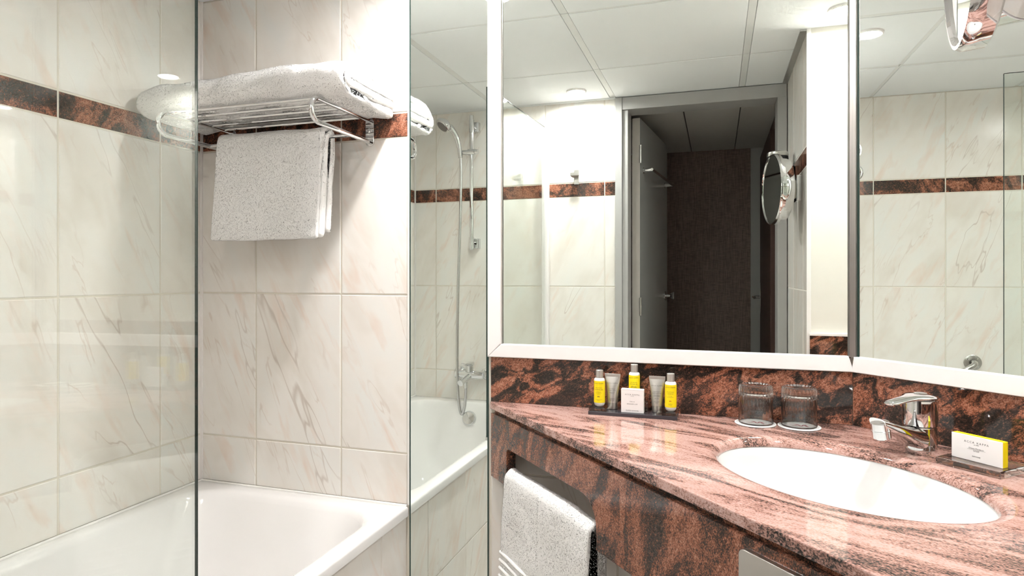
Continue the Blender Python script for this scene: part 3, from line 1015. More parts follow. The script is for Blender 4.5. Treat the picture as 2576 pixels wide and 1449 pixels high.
pour('aerator', xf(lathe([(0.0, -0.020), (0.0135, -0.020), (0.0155, -0.018), (0.0155, -0.006), (0.016, -0.0055), (0.016, -0.0035), (0.0155, -0.003), (0.0155, 0.010), (0.0, 0.012)], 28, False, False), axis_matrix((0, -0.121, 0.060), (0, -0.22, 1))), 'chrome', tap)
hd_ = pour('handle', lathe([(0.0265, 0.0520), (0.0290, 0.0530), (0.0295, 0.060), (0.0295, 0.0950), (0.0285, 0.1005), (0.0255, 0.1020)], 40), 'chrome', tap)
lev = []
for (yy, zz, w, th) in ((0.029, 0.1035, 0.010, 0.003), (0.026, 0.104, 0.032, 0.006), (0.015, 0.105, 0.052, 0.010), (0.0, 0.106, 0.0600, 0.011), (-0.016, 0.106, 0.050, 0.010), (-0.030, 0.1055, 0.035, 0.010), (-0.050, 0.1045, 0.029, 0.009), (-0.072, 0.1030, 0.028, 0.008), (-0.088, 0.1015, 0.026, 0.007), (-0.097, 0.1005, 0.018, 0.006), (-0.100, 0.100, 0.006, 0.003)):
    lev.append(sect(yy, zz, w, th, 0.0, 24, 2.4))
pour('lever', loft(lev), 'chrome', tap)
pour('lever_button', xf(lathe([(0.011, 0.0), (0.011, 0.0012), (0.009, 0.0018), (0.0, 0.002)], 24, False, False), Matrix.Translation((0, 0.002, 0.1112))), 'satin_steel', tap)

# --- tumblers on printed paper coasters
LOGO = [[(-0.0205, -0.004), (-0.0165, -0.0048), (-0.011, -0.0035), (-0.0072, 0.0015), (-0.0055, 0.0062), (-0.0105, 0.0062), (-0.0112, 0.0082), (-0.0030, 0.0082), (0.0042, -0.0030), (0.0072, 0.0082), (0.0128, 0.0082), (0.0215, -0.0062), (0.0152, -0.0062), (0.0098, 0.0035), (0.0068, -0.0062), (0.0012, -0.0062), (-0.0042, 0.0028), (-0.0078, -0.0042), (-0.0128, -0.0068), (-0.0185, -0.0066)]]
def coaster(x, y, label, rz):
    t = thing('coaster', label, 'coaster', (x, y, ZT), rz, 'round paper coasters')
    V, Fc = lathe([(0.0, 0.0004), (0.0435, 0.0004), (0.0445, 0.0010), (0.0445, 0.0022), (0.0435, 0.0026), (0.0, 0.0026)], 56, False, False)
    obj('disc', mk_mesh('coaster_disc', V, Fc), 'card_white', t)
    for lp in LOGO:
        obj('emblem', mk_mesh('emblem', [(a * 0.95, b * 0.95 + 0.004, 0.0029) for a, b in lp], [tuple(range(len(lp) - 1, -1, -1))], 0), 'print_red', t)
    V, Fc = text_geo([('MARRIOTT', 0.003, -0.0085, 0.0052, 1.35)])
    obj('lettering', mk_mesh('coaster_text', [(a, b, 0.0029) for a, b, c in V], Fc, 0), 'print_grey', t)
    rings = [[(r * math.cos(2 * PI * k / 56), r * math.sin(2 * PI * k / 56), 0.0029) for k in range(56)] for r in (0.0392, 0.0398)]
    obj('printed_ring', mk_mesh('printed_ring', *loft(rings, False, False)), 'print_grey', t)
    return t
def tumbler(x, y, label):
    t = thing('tumbler', label, 'glass', (x, y, ZT + 0.0028), 0, 'upturned water glasses')
    n = 112
    def circ(r, z, fq=0.0):
        return [((r + 0.0010 * fq * math.cos(28 * 2 * PI * k / n)) * math.cos(2 * PI * k / n), (r + 0.0010 * fq * math.cos(28 * 2 * PI * k / n)) * math.sin(2 * PI * k / n), z) for k in range(n)]
    rings = [circ(0.010, 0.0695), circ(0.024, 0.0690), circ(0.0315, 0.0665), circ(0.0340, 0.0610), circ(0.0348, 0.045), circ(0.0354, 0.025), circ(0.0358, 0.004), circ(0.0361, 0.0006), circ(0.0368, 0.0), circ(0.0375, 0.0006), circ(0.0375, 0.004), circ(0.0371, 0.014), circ(0.0367, 0.028, 0.15), circ(0.0363, 0.042, 0.5), circ(0.0361, 0.055, 0.85), circ(0.0359, 0.068, 1.0), circ(0.0356, 0.078, 1.0), circ(0.0346, 0.0838, 0.85), circ(0.0322, 0.0865, 0.4), circ(0.0285, 0.0868), circ(0.022, 0.0850), circ(0.010, 0.0842)]
    obj('glass_body', mk_mesh('tumbler_body', *loft(rings, True, True), 60), 'tumbler_glass', t)
    return t
coaster(0.0825, 1.5300, 'round white paper coaster under the water glass nearer the toiletries', rad(-8))
coaster(0.1735, 1.5285, 'round white paper coaster under the water glass nearer the tap', rad(-8))
tumbler(0.0835, 1.5315, 'upturned clear water glass nearer the toiletries')
tumbler(0.1735, 1.5300, 'upturned clear water glass nearer the tap')

# --- tray with toiletries
TX0, TX1, TY0, TY1 = -0.297, -0.088, 1.506, 1.572
tray = thing('toiletry_tray', 'smoked acrylic stepped tray under the toiletries', 'tray', (TX0, TY0, ZT))
Wt, Dt = TX1 - TX0, TY1 - TY0
obj('base', box_mesh('tray_base', 0.0, Wt, 0.0, Dt, 0.0, 0.0085, 0.001), 'smoke_base', tray)
obj('step', box_mesh('tray_step', 0.001, 0.044, 0.002, Dt - 0.002, 0.0087, 0.0155, 0.0008), 'acrylic', tray)
obj('step', box_mesh('tray_step', Wt - 0.047, Wt - 0.001, 0.002, Dt - 0.002, 0.0087, 0.0155, 0.0008), 'acrylic', tray)
obj('step', box_mesh('tray_step', 0.078, 0.136, 0.030, Dt - 0.002, 0.0087, 0.030, 0.0008), 'acrylic', tray)

def wrap_text(lines, R, z0):
    """lettering bent round an upright cylinder facing -y"""
    V, Fc = text_geo(lines)
    return [(R * math.sin(a / R), -R * math.cos(a / R), z0 + b) for a, b, c in V], Fc

def bottle(x, y, z, kind, words, label, rz, leaf=True):
    t = thing('toiletry_bottle', label, 'bottle', (x, y, z), rz, 'small yellow toiletry bottles')
    R = 0.0133
    V, Fc = lathe([(0.0, 0.0), (0.006, 0.0004), (0.0100, 0.0022), (0.0124, 0.0058), (R, 0.0105), (R, 0.062), (0.0130, 0.0665), (0.0115, 0.0690), (0.0088, 0.0700)], 36, False, True)
    obj('body', mk_mesh('bottle_body', V, Fc), 'lotion_white', t)
    V, Fc = lathe([(R, 0.0104), (R + 0.0002, 0.0106), (R + 0.0002, 0.0632), (R, 0.0634)], 48, False, False)
    obj('label_band', mk_mesh('label_band', V, Fc), 'yellow_label', t)
    V, Fc = lathe([(0.0089, 0.0700), (0.0089, 0.0855), (0.0088, 0.0885), (0.0080, 0.0893), (0.0, 0.0894)], 36, False, False)
    obj('cap', mk_mesh('bottle_cap', V, Fc), 'silver_tube', t)
    Rt = R + 0.0004
    V, Fc = wrap_text([('ACCA KAPPA', 0, 0.0575, 0.0036, 1.25), ('Green Mandarin', 0, 0.0470, 0.0027, 1.0), (kind, 0, 0.0425, 0.0030, 1.05)] + words, Rt, 0.0)
    obj('lettering', mk_mesh('bottle_text', V, Fc, 0), 'print_black', t)
    if leaf:
        lv, lf = [], []
        for ang in (20, 70, 125, 165):
            a = rad(ang)
            k = len(lv)
            for (d_, s_) in ((0.0004, 0), (0.0018, 0.0007), (0.0036, 0), (0.0018, -0.0007)):
                px, pz = d_ * math.cos(a) - s_ * math.sin(a), d_ * math.sin(a) + s_ * math.cos(a)
                lv.append((Rt * math.sin(px / Rt), -Rt * math.cos(px / Rt), 0.0245 + pz))
            lf.append((k, k + 1, k + 2, k + 3))
        obj('leaf_emblem', mk_mesh('leaf_emblem', lv, lf, 0), 'print_leaf' if kind == 'SHAMPOO' else 'print_black', t)
    return t
ZB_ = ZT + 0.0157
bottle(-0.2745, 1.5355, ZB_, 'CONDITIONER', [('Nourishing', 0, 0.0375, 0.0022, 1), ('with Moringa extract', 0, 0.0348, 0.0019, 1), ('& vitamin E', 0, 0.0322, 0.0019, 1), ('CONDIZIONANTE', 0, 0.0185, 0.0020, 1), ('Nutriente', 0, 0.0160, 0.0019, 1)], 'yellow conditioner bottle with silver cap at the left end of the tray', rad(0))
bottle(-0.1925, 1.5560, ZT + 0.0302, 'SHOWER GEL', [('REFRESHING', 0, 0.0375, 0.0022, 1), ('& REVITALISING', 0, 0.0348, 0.0022, 1), ('with Moringa extract', 0, 0.0322, 0.0019, 1)], 'yellow shower gel bottle standing behind the white carton', rad(0))
bottle(-0.1045, 1.5330, ZB_, 'SHAMPOO', [('Purifying', 0, 0.0375, 0.0022, 1), ('with Moringa extract', 0, 0.0348, 0.0019, 1), ('SHAMPOO', 0, 0.0185, 0.0021, 1), ('Purificante', 0, 0.0160, 0.0019, 1)], 'yellow shampoo bottle with orange leaf at the right end of the tray', rad(0))

def tube_bottle(x, y, z, kind, words, label, rz):
    t = thing('lotion_tube', label, 'tube', (x, y, z), rz, 'small silver toiletry tubes')
    V, Fc = lathe([(0.0, 0.0), (0.0112, 0.0), (0.0118, 0.0008), (0.0121, 0.0150), (0.0117, 0.0158), (0.0, 0.0160)], 32, False, False)
    obj('cap', mk_mesh('tube_cap', V, Fc), 'satin_steel', t)
    rings = []
    n = 40
    for k in range(13):
        u = k / 12
        z_ = 0.0160 + (0.0790 - 0.0160) * u
        wx = 0.0128 + (0.0190 - 0.0128) * u ** 1.4
        wy = 0.0128 * (1 - u ** 1.6) + 0.0007
        rings.append([(wx * math.cos(2 * PI * j / n), wy * math.sin(2 * PI * j / n), z_) for j in range(n)])
    obj('body', mk_mesh('tube_body', *loft(rings), 50), 'silver_tube', t)
    obj('crimp', box_mesh('tube_crimp', -0.0191, 0.0191, -0.0009, 0.0009, 0.0790, 0.0860, 0.0003, 1), 'silver_tube', t)
    V, Fc = text_geo([('ACCA KAPPA', 0, 0.0635, 0.0036, 1.3), ('Green Mandarin', 0, 0.0500, 0.0027, 1.0), (kind, 0, 0.0460, 0.0029, 1.05)] + words)
    out = []
    for a, b, c in V:
        u = min(1, max(0, (b - 0.016) / 0.063))
        wx = 0.0128 + 0.0062 * u ** 1.4
        wy = 0.0128 * (1 - u ** 1.6) + 0.0007
        out.append((a, -wy * math.sqrt(max(0.02, 1 - (a / wx) ** 2)) - 0.0003, b))
    obj('lettering', mk_mesh('tube_text', out, Fc, 0), 'print_black', t)
    return t
tube_bottle(-0.2445, 1.5500, ZT + 0.0087, 'HAND WASH', [('REFRESHING', 0, 0.0415, 0.0023, 1), ('with Moringa', 0, 0.0390, 0.0019, 1), ('DETERGENTE', 0, 0.0270, 0.0022, 1), ('PER LE MANI', 0, 0.0245, 0.0022, 1), ('Rinfrescante', 0, 0.0220, 0.0019, 1)], 'silver hand wash tube standing next to the conditioner', rad(0))
tube_bottle(-0.1370, 1.5460, ZT + 0.0087, 'BODY LOTION', [('MOISTURISING', 0, 0.0415, 0.0023, 1), ('& REVITALISING', 0, 0.0390, 0.0023, 1), ('with Moringa', 0, 0.0340, 0.0019, 1), ('LATTE CORPO', 0, 0.0265, 0.0022, 1), ('Idratante', 0, 0.0240, 0.0019, 1)], 'silver body lotion tube standing next to the shampoo', rad(0))
# white carton
bx_ = thing('shower_cap_box', 'small white carton with a shower cap in front of the yellow gel', 'carton', (-0.1925, 1.5165, ZT + 0.0087))
obj('carton', box_mesh('carton', -0.0265, 0.0265, -0.001, 0.017, 0.0, 0.0545, 0.0006, 1), 'card_white', bx_)
obj('lid', box_mesh('carton_lid', -0.0268, 0.0268, -0.0012, 0.0172, 0.0545, 0.0558, 0.0004, 1), 'card_white', bx_)
V, Fc = text_geo([('ACCA KAPPA', 0, 0.0435, 0.0042, 1.45), ('dal 1869', 0, 0.0402, 0.0022, 1.0), ('Deluxe', 0, 0.0270, 0.0036, 1.15), ('SHOWER CAP', 0, 0.0210, 0.0037, 1.1), ('CUFFIA DOCCIA', 0, 0.0055, 0.0037, 1.1)])
obj('lettering', mk_mesh('carton_text', [(a, -0.0014, b) for a, b, c in V], Fc, 0), 'print_black', bx_)

# --- soap on its acrylic block
st_o = OV + EV * 0.304 + NV * 0.0955 + Vector((0, 0, ZT))
dish = thing('soap_dish', 'clear acrylic block holding the soap carton', 'soap dish', st_o, EA + rad(-1))
obj('block', box_mesh('dish_block', -0.051, 0.051, -0.044, 0.044, 0.0003, 0.0125, 0.0008), 'acrylic', dish)
soap = thing('soap_box', 'white soap carton with yellow sides standing on the clear block', 'carton', OV + EV * 0.3055 + NV * 0.1055 + Vector((0, 0, ZT + 0.0127)), EA + rad(-4))
obj('carton', box_mesh('soap_carton', -0.0412, 0.0412, -0.0070, 0.0075, 0.0, 0.0435, 0.0006, 1), 'card_yellow', soap)
obj('front_panel', box_mesh('soap_front', -0.0414, 0.0412, -0.0078, -0.0066, 0.0, 0.0437, 0.0004, 1), 'card_white', soap)
V, Fc = text_geo([('ACCA KAPPA', 0, 0.0325, 0.0048, 1.5), ('dal 1869', 0, 0.0288, 0.0024, 1.0), ('Green Mandarin', 0, 0.0225, 0.0034, 1.1), ('SOAP', 0, 0.0182, 0.0038, 1.1), ('SAPONE', 0, 0.0085, 0.0034, 1.1)])
obj('lettering', mk_mesh('soap_text', [(a, -0.0081, b) for a, b, c in V], Fc, 0), 'print_black', soap)
obj('underline', box_mesh('soap_rule', -0.015, 0.015, -0.0081, -0.0078, 0.0206, 0.0208), 'print_grey', soap)

# ================================================================ TOWEL SHELF
RX0, RX1 = -1.420, -0.940
RZ0, RZ1 = 1.600, 1.660
shelf = thing('towel_shelf', 'chrome wire towel shelf with a lower rail on the tiled wall', 'towel rack')
YW = D
rr = 0.0065
for X in (RX0, RX1):
    pts = [(X, YW - 0.004, RZ1)]
    for yy in (1.50, 1.42, 1.36):
        pts.append((X, yy, RZ1))
    cyy, cz, rb = 1.336, (RZ0 + RZ1) / 2, (RZ1 - RZ0) / 2
    for k in range(0, 11):
        a = rad(90 + 180 * k / 10)
        pts.append((X, cyy + rb * math.cos(a), cz + rb * math.sin(a)))
    for yy in (1.36, 1.42, 1.50):
        pts.append((X, yy, RZ0))
    pts.append((X, YW - 0.004, RZ0))
    pour('side_arm', tube(pts, rr, 12), 'chrome', shelf)
    pl = rrect(X - 0.0135, X + 0.0135, 1.588, 1.668, 0.013, 6, 1)
    me = poly_prism('wall_plate', pl, 0.0, 0.006, bev=0.001)
    obj('wall_plate', me, 'chrome', shelf, mw=Matrix.Translation((0, YW - 0.0005, 0)) @ Matrix.Rotation(rad(90), 4, 'X'))
    pour('screw_cap', xf(lathe([(0.0, 0.002), (0.006, 0.0015), (0.0065, 0.0), (0.0065, -0.001)], 16, False, False), axis_matrix((X, YW - 0.0068, 1.632), (0, -1, 0))), 'chrome', shelf)
for yy in (1.337, 1.388, 1.439, 1.490, 1.541):
    pour('shelf_bar', tube([(RX0, yy, RZ1 + 0.001), (RX1, yy, RZ1 + 0.001)], 0.0042, 10), 'chrome', shelf)
pour('towel_rail', tube([(RX0, 1.485, RZ0), (RX1, 1.485, RZ0)], 0.0048, 10), 'chrome', shelf)

# ---------------------------------------------------------------- towels
def nz3(x, y, z, s, o=0.0):
    return mnoise.noise(Vector((x * s + o, y * s - o, z * s + 2 * o)))

def sheet(path, thick, nx, xfun, bulge=0.0, wob=0.004, wscale=14.0, seed=0.0, sub=6):
    """thick cloth: path in the y-z plane swept along x; xfun(u, v)-> x for u across (0..1) and v along the path (0..1)"""
    P = smooth_path([(0, a, b) for a, b in path], sub)
    n = len(P)
    loop = []
    nr = []
    for i, p in enumerate(P):
        t = (P[min(i + 1, n - 1)] - P[max(i - 1, 0)]).normalized()
        nr.append(Vector((0, -t.z, t.y)))
    h = thick / 2
    for i in range(n):
        loop.append((P[i] + nr[i] * h, i / (n - 1)))
    tE = (P[-1] - P[-2]).normalized()
    for k in range(1, 5):
        a = rad(180 * k / 5)
        loop.append((P[-1] + nr[-1] * (h * math.cos(a)) + tE * (h * math.sin(a)), 1.0))
    for i in range(n - 1, -1, -1):
        loop.append((P[i] - nr[i] * h, i / (n - 1)))
    tS = (P[0] - P[1]).normalized()
    for k in range(1, 5):
        a = rad(180 * k / 5)
        loop.append((P[0] - nr[0] * (h * math.cos(a)) + tS * (h * math.sin(a)), 0.0))
    cen = sum((q for q, v in loop), Vector()) / len(loop)
    rings = []
    m = len(loop)
    ends = [0.0, 0.004, 0.012, 0.022]
    us = ends + [0.022 + (1 - 0.044) * k / nx for k in range(1, nx)] + [1 - e_ for e_ in reversed(ends)]
    mid = [(loop[i][0] + loop[(2 * n + 8 - 4 - 1 - i) % m][0]) / 2 for i in range(m)]
    for u in us:
        row = []
        d = min(u, 1 - u)
        k = 1.0 if d >= 0.022 else math.sqrt(max(0.0, 1 - (1 - d / 0.022) ** 2)) * 0.75 + 0.25
        for i, (q, v) in enumerate(loop):
            c = P[min(n - 1, max(0, int(round(v * (n - 1)))))]
            q2 = c + (q - c) * k
            x = xfun(u, v)
            w = wob * nz3(x, q2.y, q2.z, wscale, seed) + 0.35 * wob * nz3(x, q2.y, q2.z, wscale * 3.1, seed + 4)
            dirv = (q - c)
            dirv = dirv.normalized() if dirv.length > 1e-6 else Vector((0, 0, 0))
            q3 = q2 + dirv * w
            row.append((x + 0.5 * w, q3.y, q3.z))
        rings.append(row)
    return loft(rings, True, True)

def pile(parent, me, count, length=0.0044, width=0.0007, name='terry_pile', mat='towel', zmin=None):
    """short terry loops standing on the cloth"""
    me.calc_loop_triangles()
    nt_ = len(me.loop_triangles)
    tri = np.empty(nt_ * 3, dtype=np.int32)
    me.loop_triangles.foreach_get('vertices', tri)
    tri = tri.reshape(-1, 3)
    co = np.empty(len(me.vertices) * 3)
    me.vertices.foreach_get('co', co)
    co = co.reshape(-1, 3)
    a, b, c = co[tri[:, 0]], co[tri[:, 1]], co[tri[:, 2]]
    nn = np.cross(b - a, c - a)
    ar = np.linalg.norm(nn, axis=1)
    nn = nn / np.maximum(ar[:, None], 1e-12)
    pick = RNG.choice(nt_, count, p=ar / ar.sum())
    r1, r2 = np.sqrt(RNG.random(count)), RNG.random(count)
    p = a[pick] * (1 - r1)[:, None] + b[pick] * (r1 * (1 - r2))[:, None] + c[pick] * (r1 * r2)[:, None]
    n = nn[pick]
    rv = RNG.normal(size=(count, 3))
    t = np.cross(n, rv)
    t /= np.maximum(np.linalg.norm(t, axis=1)[:, None], 1e-9)
    dirn = n + RNG.normal(scale=0.45, size=(count, 3)) + np.array([0, 0, -0.25])
    dirn /= np.linalg.norm(dirn, axis=1)[:, None]
    L_ = length * RNG.uniform(0.5, 1.15, count)[:, None]
    V = np.empty((count, 3, 3))
    V[:, 0] = p - t * width - n * 0.0006
    V[:, 1] = p + t * width - n * 0.0006
    V[:, 2] = p + dirn * L_
    m2 = bpy.data.meshes.new(name)
    m2.vertices.add(count * 3)
    m2.vertices.foreach_set('co', V.reshape(-1))
    m2.loops.add(count * 3)
    m2.loops.foreach_set('vertex_index', np.arange(count * 3, dtype=np.int32))
    m2.polygons.add(count)
    m2.polygons.foreach_set('loop_start', np.arange(0, count * 3, 3, dtype=np.int32))
    m2.polygons.foreach_set('loop_total', np.full(count, 3, dtype=np.int32))
    m2.update(calc_edges=True)
    m2.polygons.foreach_set('use_smooth', [True] * count)
    # tufts are lit like the cloth they stand on
    nrm = np.repeat(n + dirn * 0.35, 3, axis=0)
    nrm /= np.linalg.norm(nrm, axis=1)[:, None]
    m2.normals_split_custom_set([tuple(v) for v in nrm])
    o = obj(name, m2, mat, parent)
    o['kind'] = 'stuff'
    return o

# folded bath towel on the shelf
bt = thing('bath_towel', 'thick white bath towel folded flat on the chrome shelf', 'towel')
TZ = RZ1 + 0.0045
def bx_fun(x0, x1, skew=0.0):
    return lambda u, v: x0 + (x1 - x0) * u + skew * math.sin(v * PI) * (u - 0.5)
def droop(VF, x_hi, amt_r, x_lo, amt_l):
    V, Fc = VF
    out = []
    for (x, y, z) in V:
        k = max(0.0, x - x_hi)
        l = max(0.0, x_lo - x)
        z2 = z - amt_r * k * k * 40 - amt_l * l * l * 40
        z2 += 0.006 * math.sin((x + 1.2) * 7.0) * min(1.0, max(0.0, (z - TZ) / 0.05))
        out.append((x, y, z2))
    return out, Fc
h_ = 0.0240
c1 = [(1.560, TZ + 0.080), (1.500, TZ + 0.083), (1.430, TZ + 0.0835), (1.375, TZ + 0.080), (1.340, TZ + 0.066), (1.328, TZ + 0.045), (1.335, TZ + 0.024), (1.362, TZ + 0.0125), (1.430, TZ + 0.0115), (1.500, TZ + 0.0115), (1.562, TZ + 0.0125)]
V, Fc = droop(sheet(c1, h_, 44, bx_fun(-1.515, -0.862), 0, 0.007, 12, 1.0), -0.93, 0.035, -1.40, 0.02)
m1 = mk_mesh('outer_fold', V, Fc, 80)
o1 = obj('outer_fold', m1, 'towel', bt)
pile(o1, m1, 120000)
c2 = [(1.566, TZ + 0.058), (1.500, TZ + 0.0600), (1.430, TZ + 0.0600), (1.358, TZ + 0.0585), (1.3445, TZ + 0.0465), (1.358, TZ + 0.0355), (1.430, TZ + 0.0345), (1.500, TZ + 0.0345), (1.566, TZ + 0.0345)]
V, Fc = droop(sheet(c2, 0.0250, 36, bx_fun(-1.505, -0.858), 0, 0.005, 13, 6.0), -0.93, 0.035, -1.40, 0.02)
m2_ = mk_mesh('inner_fold', V, Fc, 80)
o2_ = obj('inner_fold', m2_, 'towel', bt)
pile(o2_, m2_, 40000)

# towel hung over the lower rail
ht = thing('hand_towel', 'white towel hanging over the lower rail of the chrome shelf', 'towel')
def hx(x0, x1, sk):
    # v: 0 back hem, 0.5 over the rail, 1 front hem
    def f(u, v):
        dn = abs(v - 0.5) * 2
        return x0 + (x1 - x0) * u - sk * dn ** 1.3 * (0.6 + 0.4 * (1 - u))
    return f
RB = 1.485
zt_ = RZ0 + 0.006
def hang(off, zb, zf, top):
    return [(RB + off + 0.004, zb), (RB + off + 0.004, zb + 0.08), (RB + off + 0.003, zb + 0.18), (RB + off, top - 0.014), (RB + off * 0.55, top - 0.003), (RB, top), (RB - off * 0.55, top - 0.003), (RB - off, top - 0.014), (RB - off - 0.003, zf + 0.18), (RB - off - 0.005, zf + 0.08), (RB - off - 0.006, zf)]
V, Fc = sheet(hang(0.0245, 1.345, 1.327, zt_ + 0.012), 0.0155, 36, hx(-1.356, -1.008, 0.028), 0, 0.004, 9, 3.0)
m3 = mk_mesh('outer_layer', V, Fc, 80)
o3 = obj('outer_layer', m3, 'towel', ht)
pile(o3, m3, 110000)
V, Fc = sheet(hang(0.0100, 1.352, 1.335, zt_ + 0.001), 0.0210, 24, hx(-1.352, -1.003, 0.028), 0, 0.003, 10, 8.0)
m4 = mk_mesh('inner_layer', V, Fc, 80)
o4 = obj('inner_layer', m4, 'towel', ht)
pile(o4, m4, 40000)

# towel on the bar in the apron notch
BZ = 0.716
tr = thing('towel_rail', 'clear rail in the notch of the granite apron', 'towel bar', A_, AP_ANG)
obj('rod', mk_mesh('notch_rod', *tube([(0.0985, 0.013, BZ), (0.5065, 0.013, BZ)], 0.008, 16)), 'acrylic', tr)
vt = thing('guest_towel', 'white guest towel hanging from the notch in the granite apron', 'towel', A_, AP_ANG)
def vx(u, v):
    dn = abs(v - 0.5) * 2
    return 0.106 + (0.494 - 0.106) * u + (0.012 * (1 - u) - 0.004) * (0 - dn) * 0.6
pth = [(0.033, 0.36), (0.033, 0.45), (0.032, 0.58), (0.029, BZ - 0.012), (0.022, BZ + 0.008), (0.013, BZ + 0.0135), (0.003, BZ + 0.008), (-0.005, BZ - 0.012), (-0.010, 0.60), (-0.014, 0.48), (-0.016, 0.33)]
V, Fc = sheet(pth, 0.011, 40, vx, 0, 0.006, 9, 5.0)
def band(z):
    return 0.0
V2 = []
for (x, y, z) in V:
    cx_ = 0.30
    crease = math.exp(-((x - cx_) / 0.008) ** 2) * 0.004 if y < 0.005 else 0.0
    V2.append((x, y - crease, z))
m5 = mk_mesh('cloth', V2, Fc, 80)
o5 = obj('cloth', m5, 'towel', vt)
keep = pile(o5, m5, 110000, 0.0042, 0.0007)
for k in range(4):
    z_ = 0.528 - 0.019 * k
    obj('woven_stripe', mk_mesh('woven_stripe', *tube([(0.102 + 0.02 * j, -0.0175 - 0.0028 * k * 0.3 + 0.002 * nz3(j * 0.3, k, 0, 1.0), z_) for j in range(20)], 0.0040, 8)), 'towel', vt)

# ================================================================ SHOWER SET
ss = thing('shower_rail', 'chrome shower rail with sliding holder and hand shower', 'shower')
BXr, BYr = -1.197, YF + 0.052
pour('pole', tube([(BXr, BYr, 1.352), (BXr, BYr, 2.040)], 0.0105, 20), 'chrome', ss)
for z_ in (1.385, 1.985):
    pour('bracket', merge(tube([(BXr, BYr, z_ - 0.032), (BXr, BYr, z_ + 0.032)], 0.0135, 20), tube([(BXr, BYr, z_), (BXr, YF + 0.0005, z_)], 0.0125, 16)), 'chrome', ss)
    obj('bracket_block', box_mesh('bracket_block', BXr - 0.004, BXr + 0.030, YF + 0.0005, YF + 0.030, z_ - 0.026, z_ + 0.026, 0.003), 'chrome', ss)
zs = 1.853
pour('slider', merge(tube([(BXr - 0.052, BYr, zs), (BXr + 0.036, BYr, zs)], 0.0125, 20), tube([(BXr - 0.018, BYr, zs), (BXr + 0.018, BYr, zs)], 0.0165, 20)), 'chrome', ss)
hx_, hy_ = BXr - 0.058, BYr + 0.012
hp = smooth_path([(hx_ + 0.002, hy_, zs - 0.030), (hx_ - 0.002, hy_ + 0.004, zs + 0.020), (hx_ - 0.012, hy_ + 0.016, zs + 0.070), (hx_ - 0.030, hy_ + 0.034, zs + 0.112), (hx_ - 0.052, hy_ + 0.052, zs + 0.132)], 6)
rs = [0.0115 + 0.004 * (k / (len(hp) - 1)) for k in range(len(hp))]
pour('handle', tube(hp, rs, 18), 'chrome', ss)
hdv = Vector((-0.42, 0.52, -0.75)).normalized()
hc_ = Vector((hx_ - 0.066, hy_ + 0.060, zs + 0.130))
Mh = axis_matrix(hc_, -hdv)
pour('spray_head', xf(lathe([(0.0, -0.012), (0.036, -0.012), (0.041, -0.009), (0.043, -0.002), (0.041, 0.008), (0.032, 0.018), (0.018, 0.025), (0.0, 0.027)], 32, False, False), Mh), 'chrome', ss)
pour('spray_face', xf(lathe([(0.0, -0.0145), (0.028, -0.014), (0.031, -0.0118), (0.030, -0.011)], 32, False, False), Mh), 'nozzle_grey', ss)
MX, MY, MZ = -1.205, YF + 0.060, 0.712
hose = smooth_path([(hx_ + 0.003, hy_, zs - 0.032), (hx_ + 0.004, hy_ - 0.002, 1.70), (hx_ - 0.002, hy_, 1.45), (hx_ - 0.010, hy_ + 0.004, 1.15), (hx_ - 0.012, hy_ + 0.010, 0.85), (hx_ - 0.006, hy_ + 0.020, 0.66), (hx_ + 0.008, hy_ + 0.028, 0.55), (hx_ + 0.022, hy_ + 0.030, 0.515), (hx_ + 0.036, hy_ + 0.030, 0.55), (hx_ + 0.041, hy_ + 0.028, 0.60), (hx_ + 0.042, hy_ + 0.027, 0.650)], 8)
pour('hose', tube(hose, 0.0075, 12), 'hose_metal', ss)
mx = thing('bath_mixer', 'chrome bath mixer with short lever on the shower wall', 'tap')
pour('body', tube([(MX - 0.075, MY, MZ), (MX - 0.04, MY, MZ), (MX + 0.04, MY, MZ), (MX + 0.075, MY, MZ)], [0.020, 0.0225, 0.0225, 0.020], 24), 'chrome', mx)
for s in (-1, 1):
    pour('inlet', merge(tube([(MX + s * 0.068, MY, MZ), (MX + s * 0.075, YF + 0.012, MZ)], 0.015, 16), xf(lathe([(0.0, 0.0), (0.033, 0.0), (0.033, 0.004), (0.024, 0.012), (0.016, 0.016)], 28, False, False), axis_matrix((MX + s * 0.075, YF + 0.0005, MZ), (0, 1, 0)))), 'chrome', mx)
pour('spout', tube(smooth_path([(MX + 0.005, MY + 0.010, MZ - 0.006), (MX - 0.004, MY + 0.05, MZ - 0.016), (MX - 0.012, MY + 0.095, MZ - 0.030)], 5), 0.0155, 18), 'chrome', mx)
pour('hose_outlet', tube([(hx_ + 0.042, hy_ + 0.027, 0.648), (hx_ + 0.042, hy_ + 0.027, 0.690)], 0.0105, 16), 'chrome', mx)
pour('cartridge', tube([(MX, MY, MZ + 0.015), (MX, MY, MZ + 0.048)], 0.0205, 24), 'chrome', mx)
lvv = []
for (yy, zz, w, t_) in ((-0.024, 0.052, 0.030, 0.012), (-0.010, 0.056, 0.044, 0.024), (0.012, 0.058, 0.044, 0.024), (0.034, 0.060, 0.034, 0.014), (0.060, 0.064, 0.028, 0.009), (0.082, 0.067, 0.022, 0.006)):
    lvv.append([(MX + u, MY + yy, MZ + zz + w_) for (u, w_) in [(p[0], p[1]) for p in rrect(-w / 2, w / 2, -t_ / 2, t_ / 2, t_ * 0.3, 3, 1)]])
pour('lever', loft(lvv), 'chrome', mx)

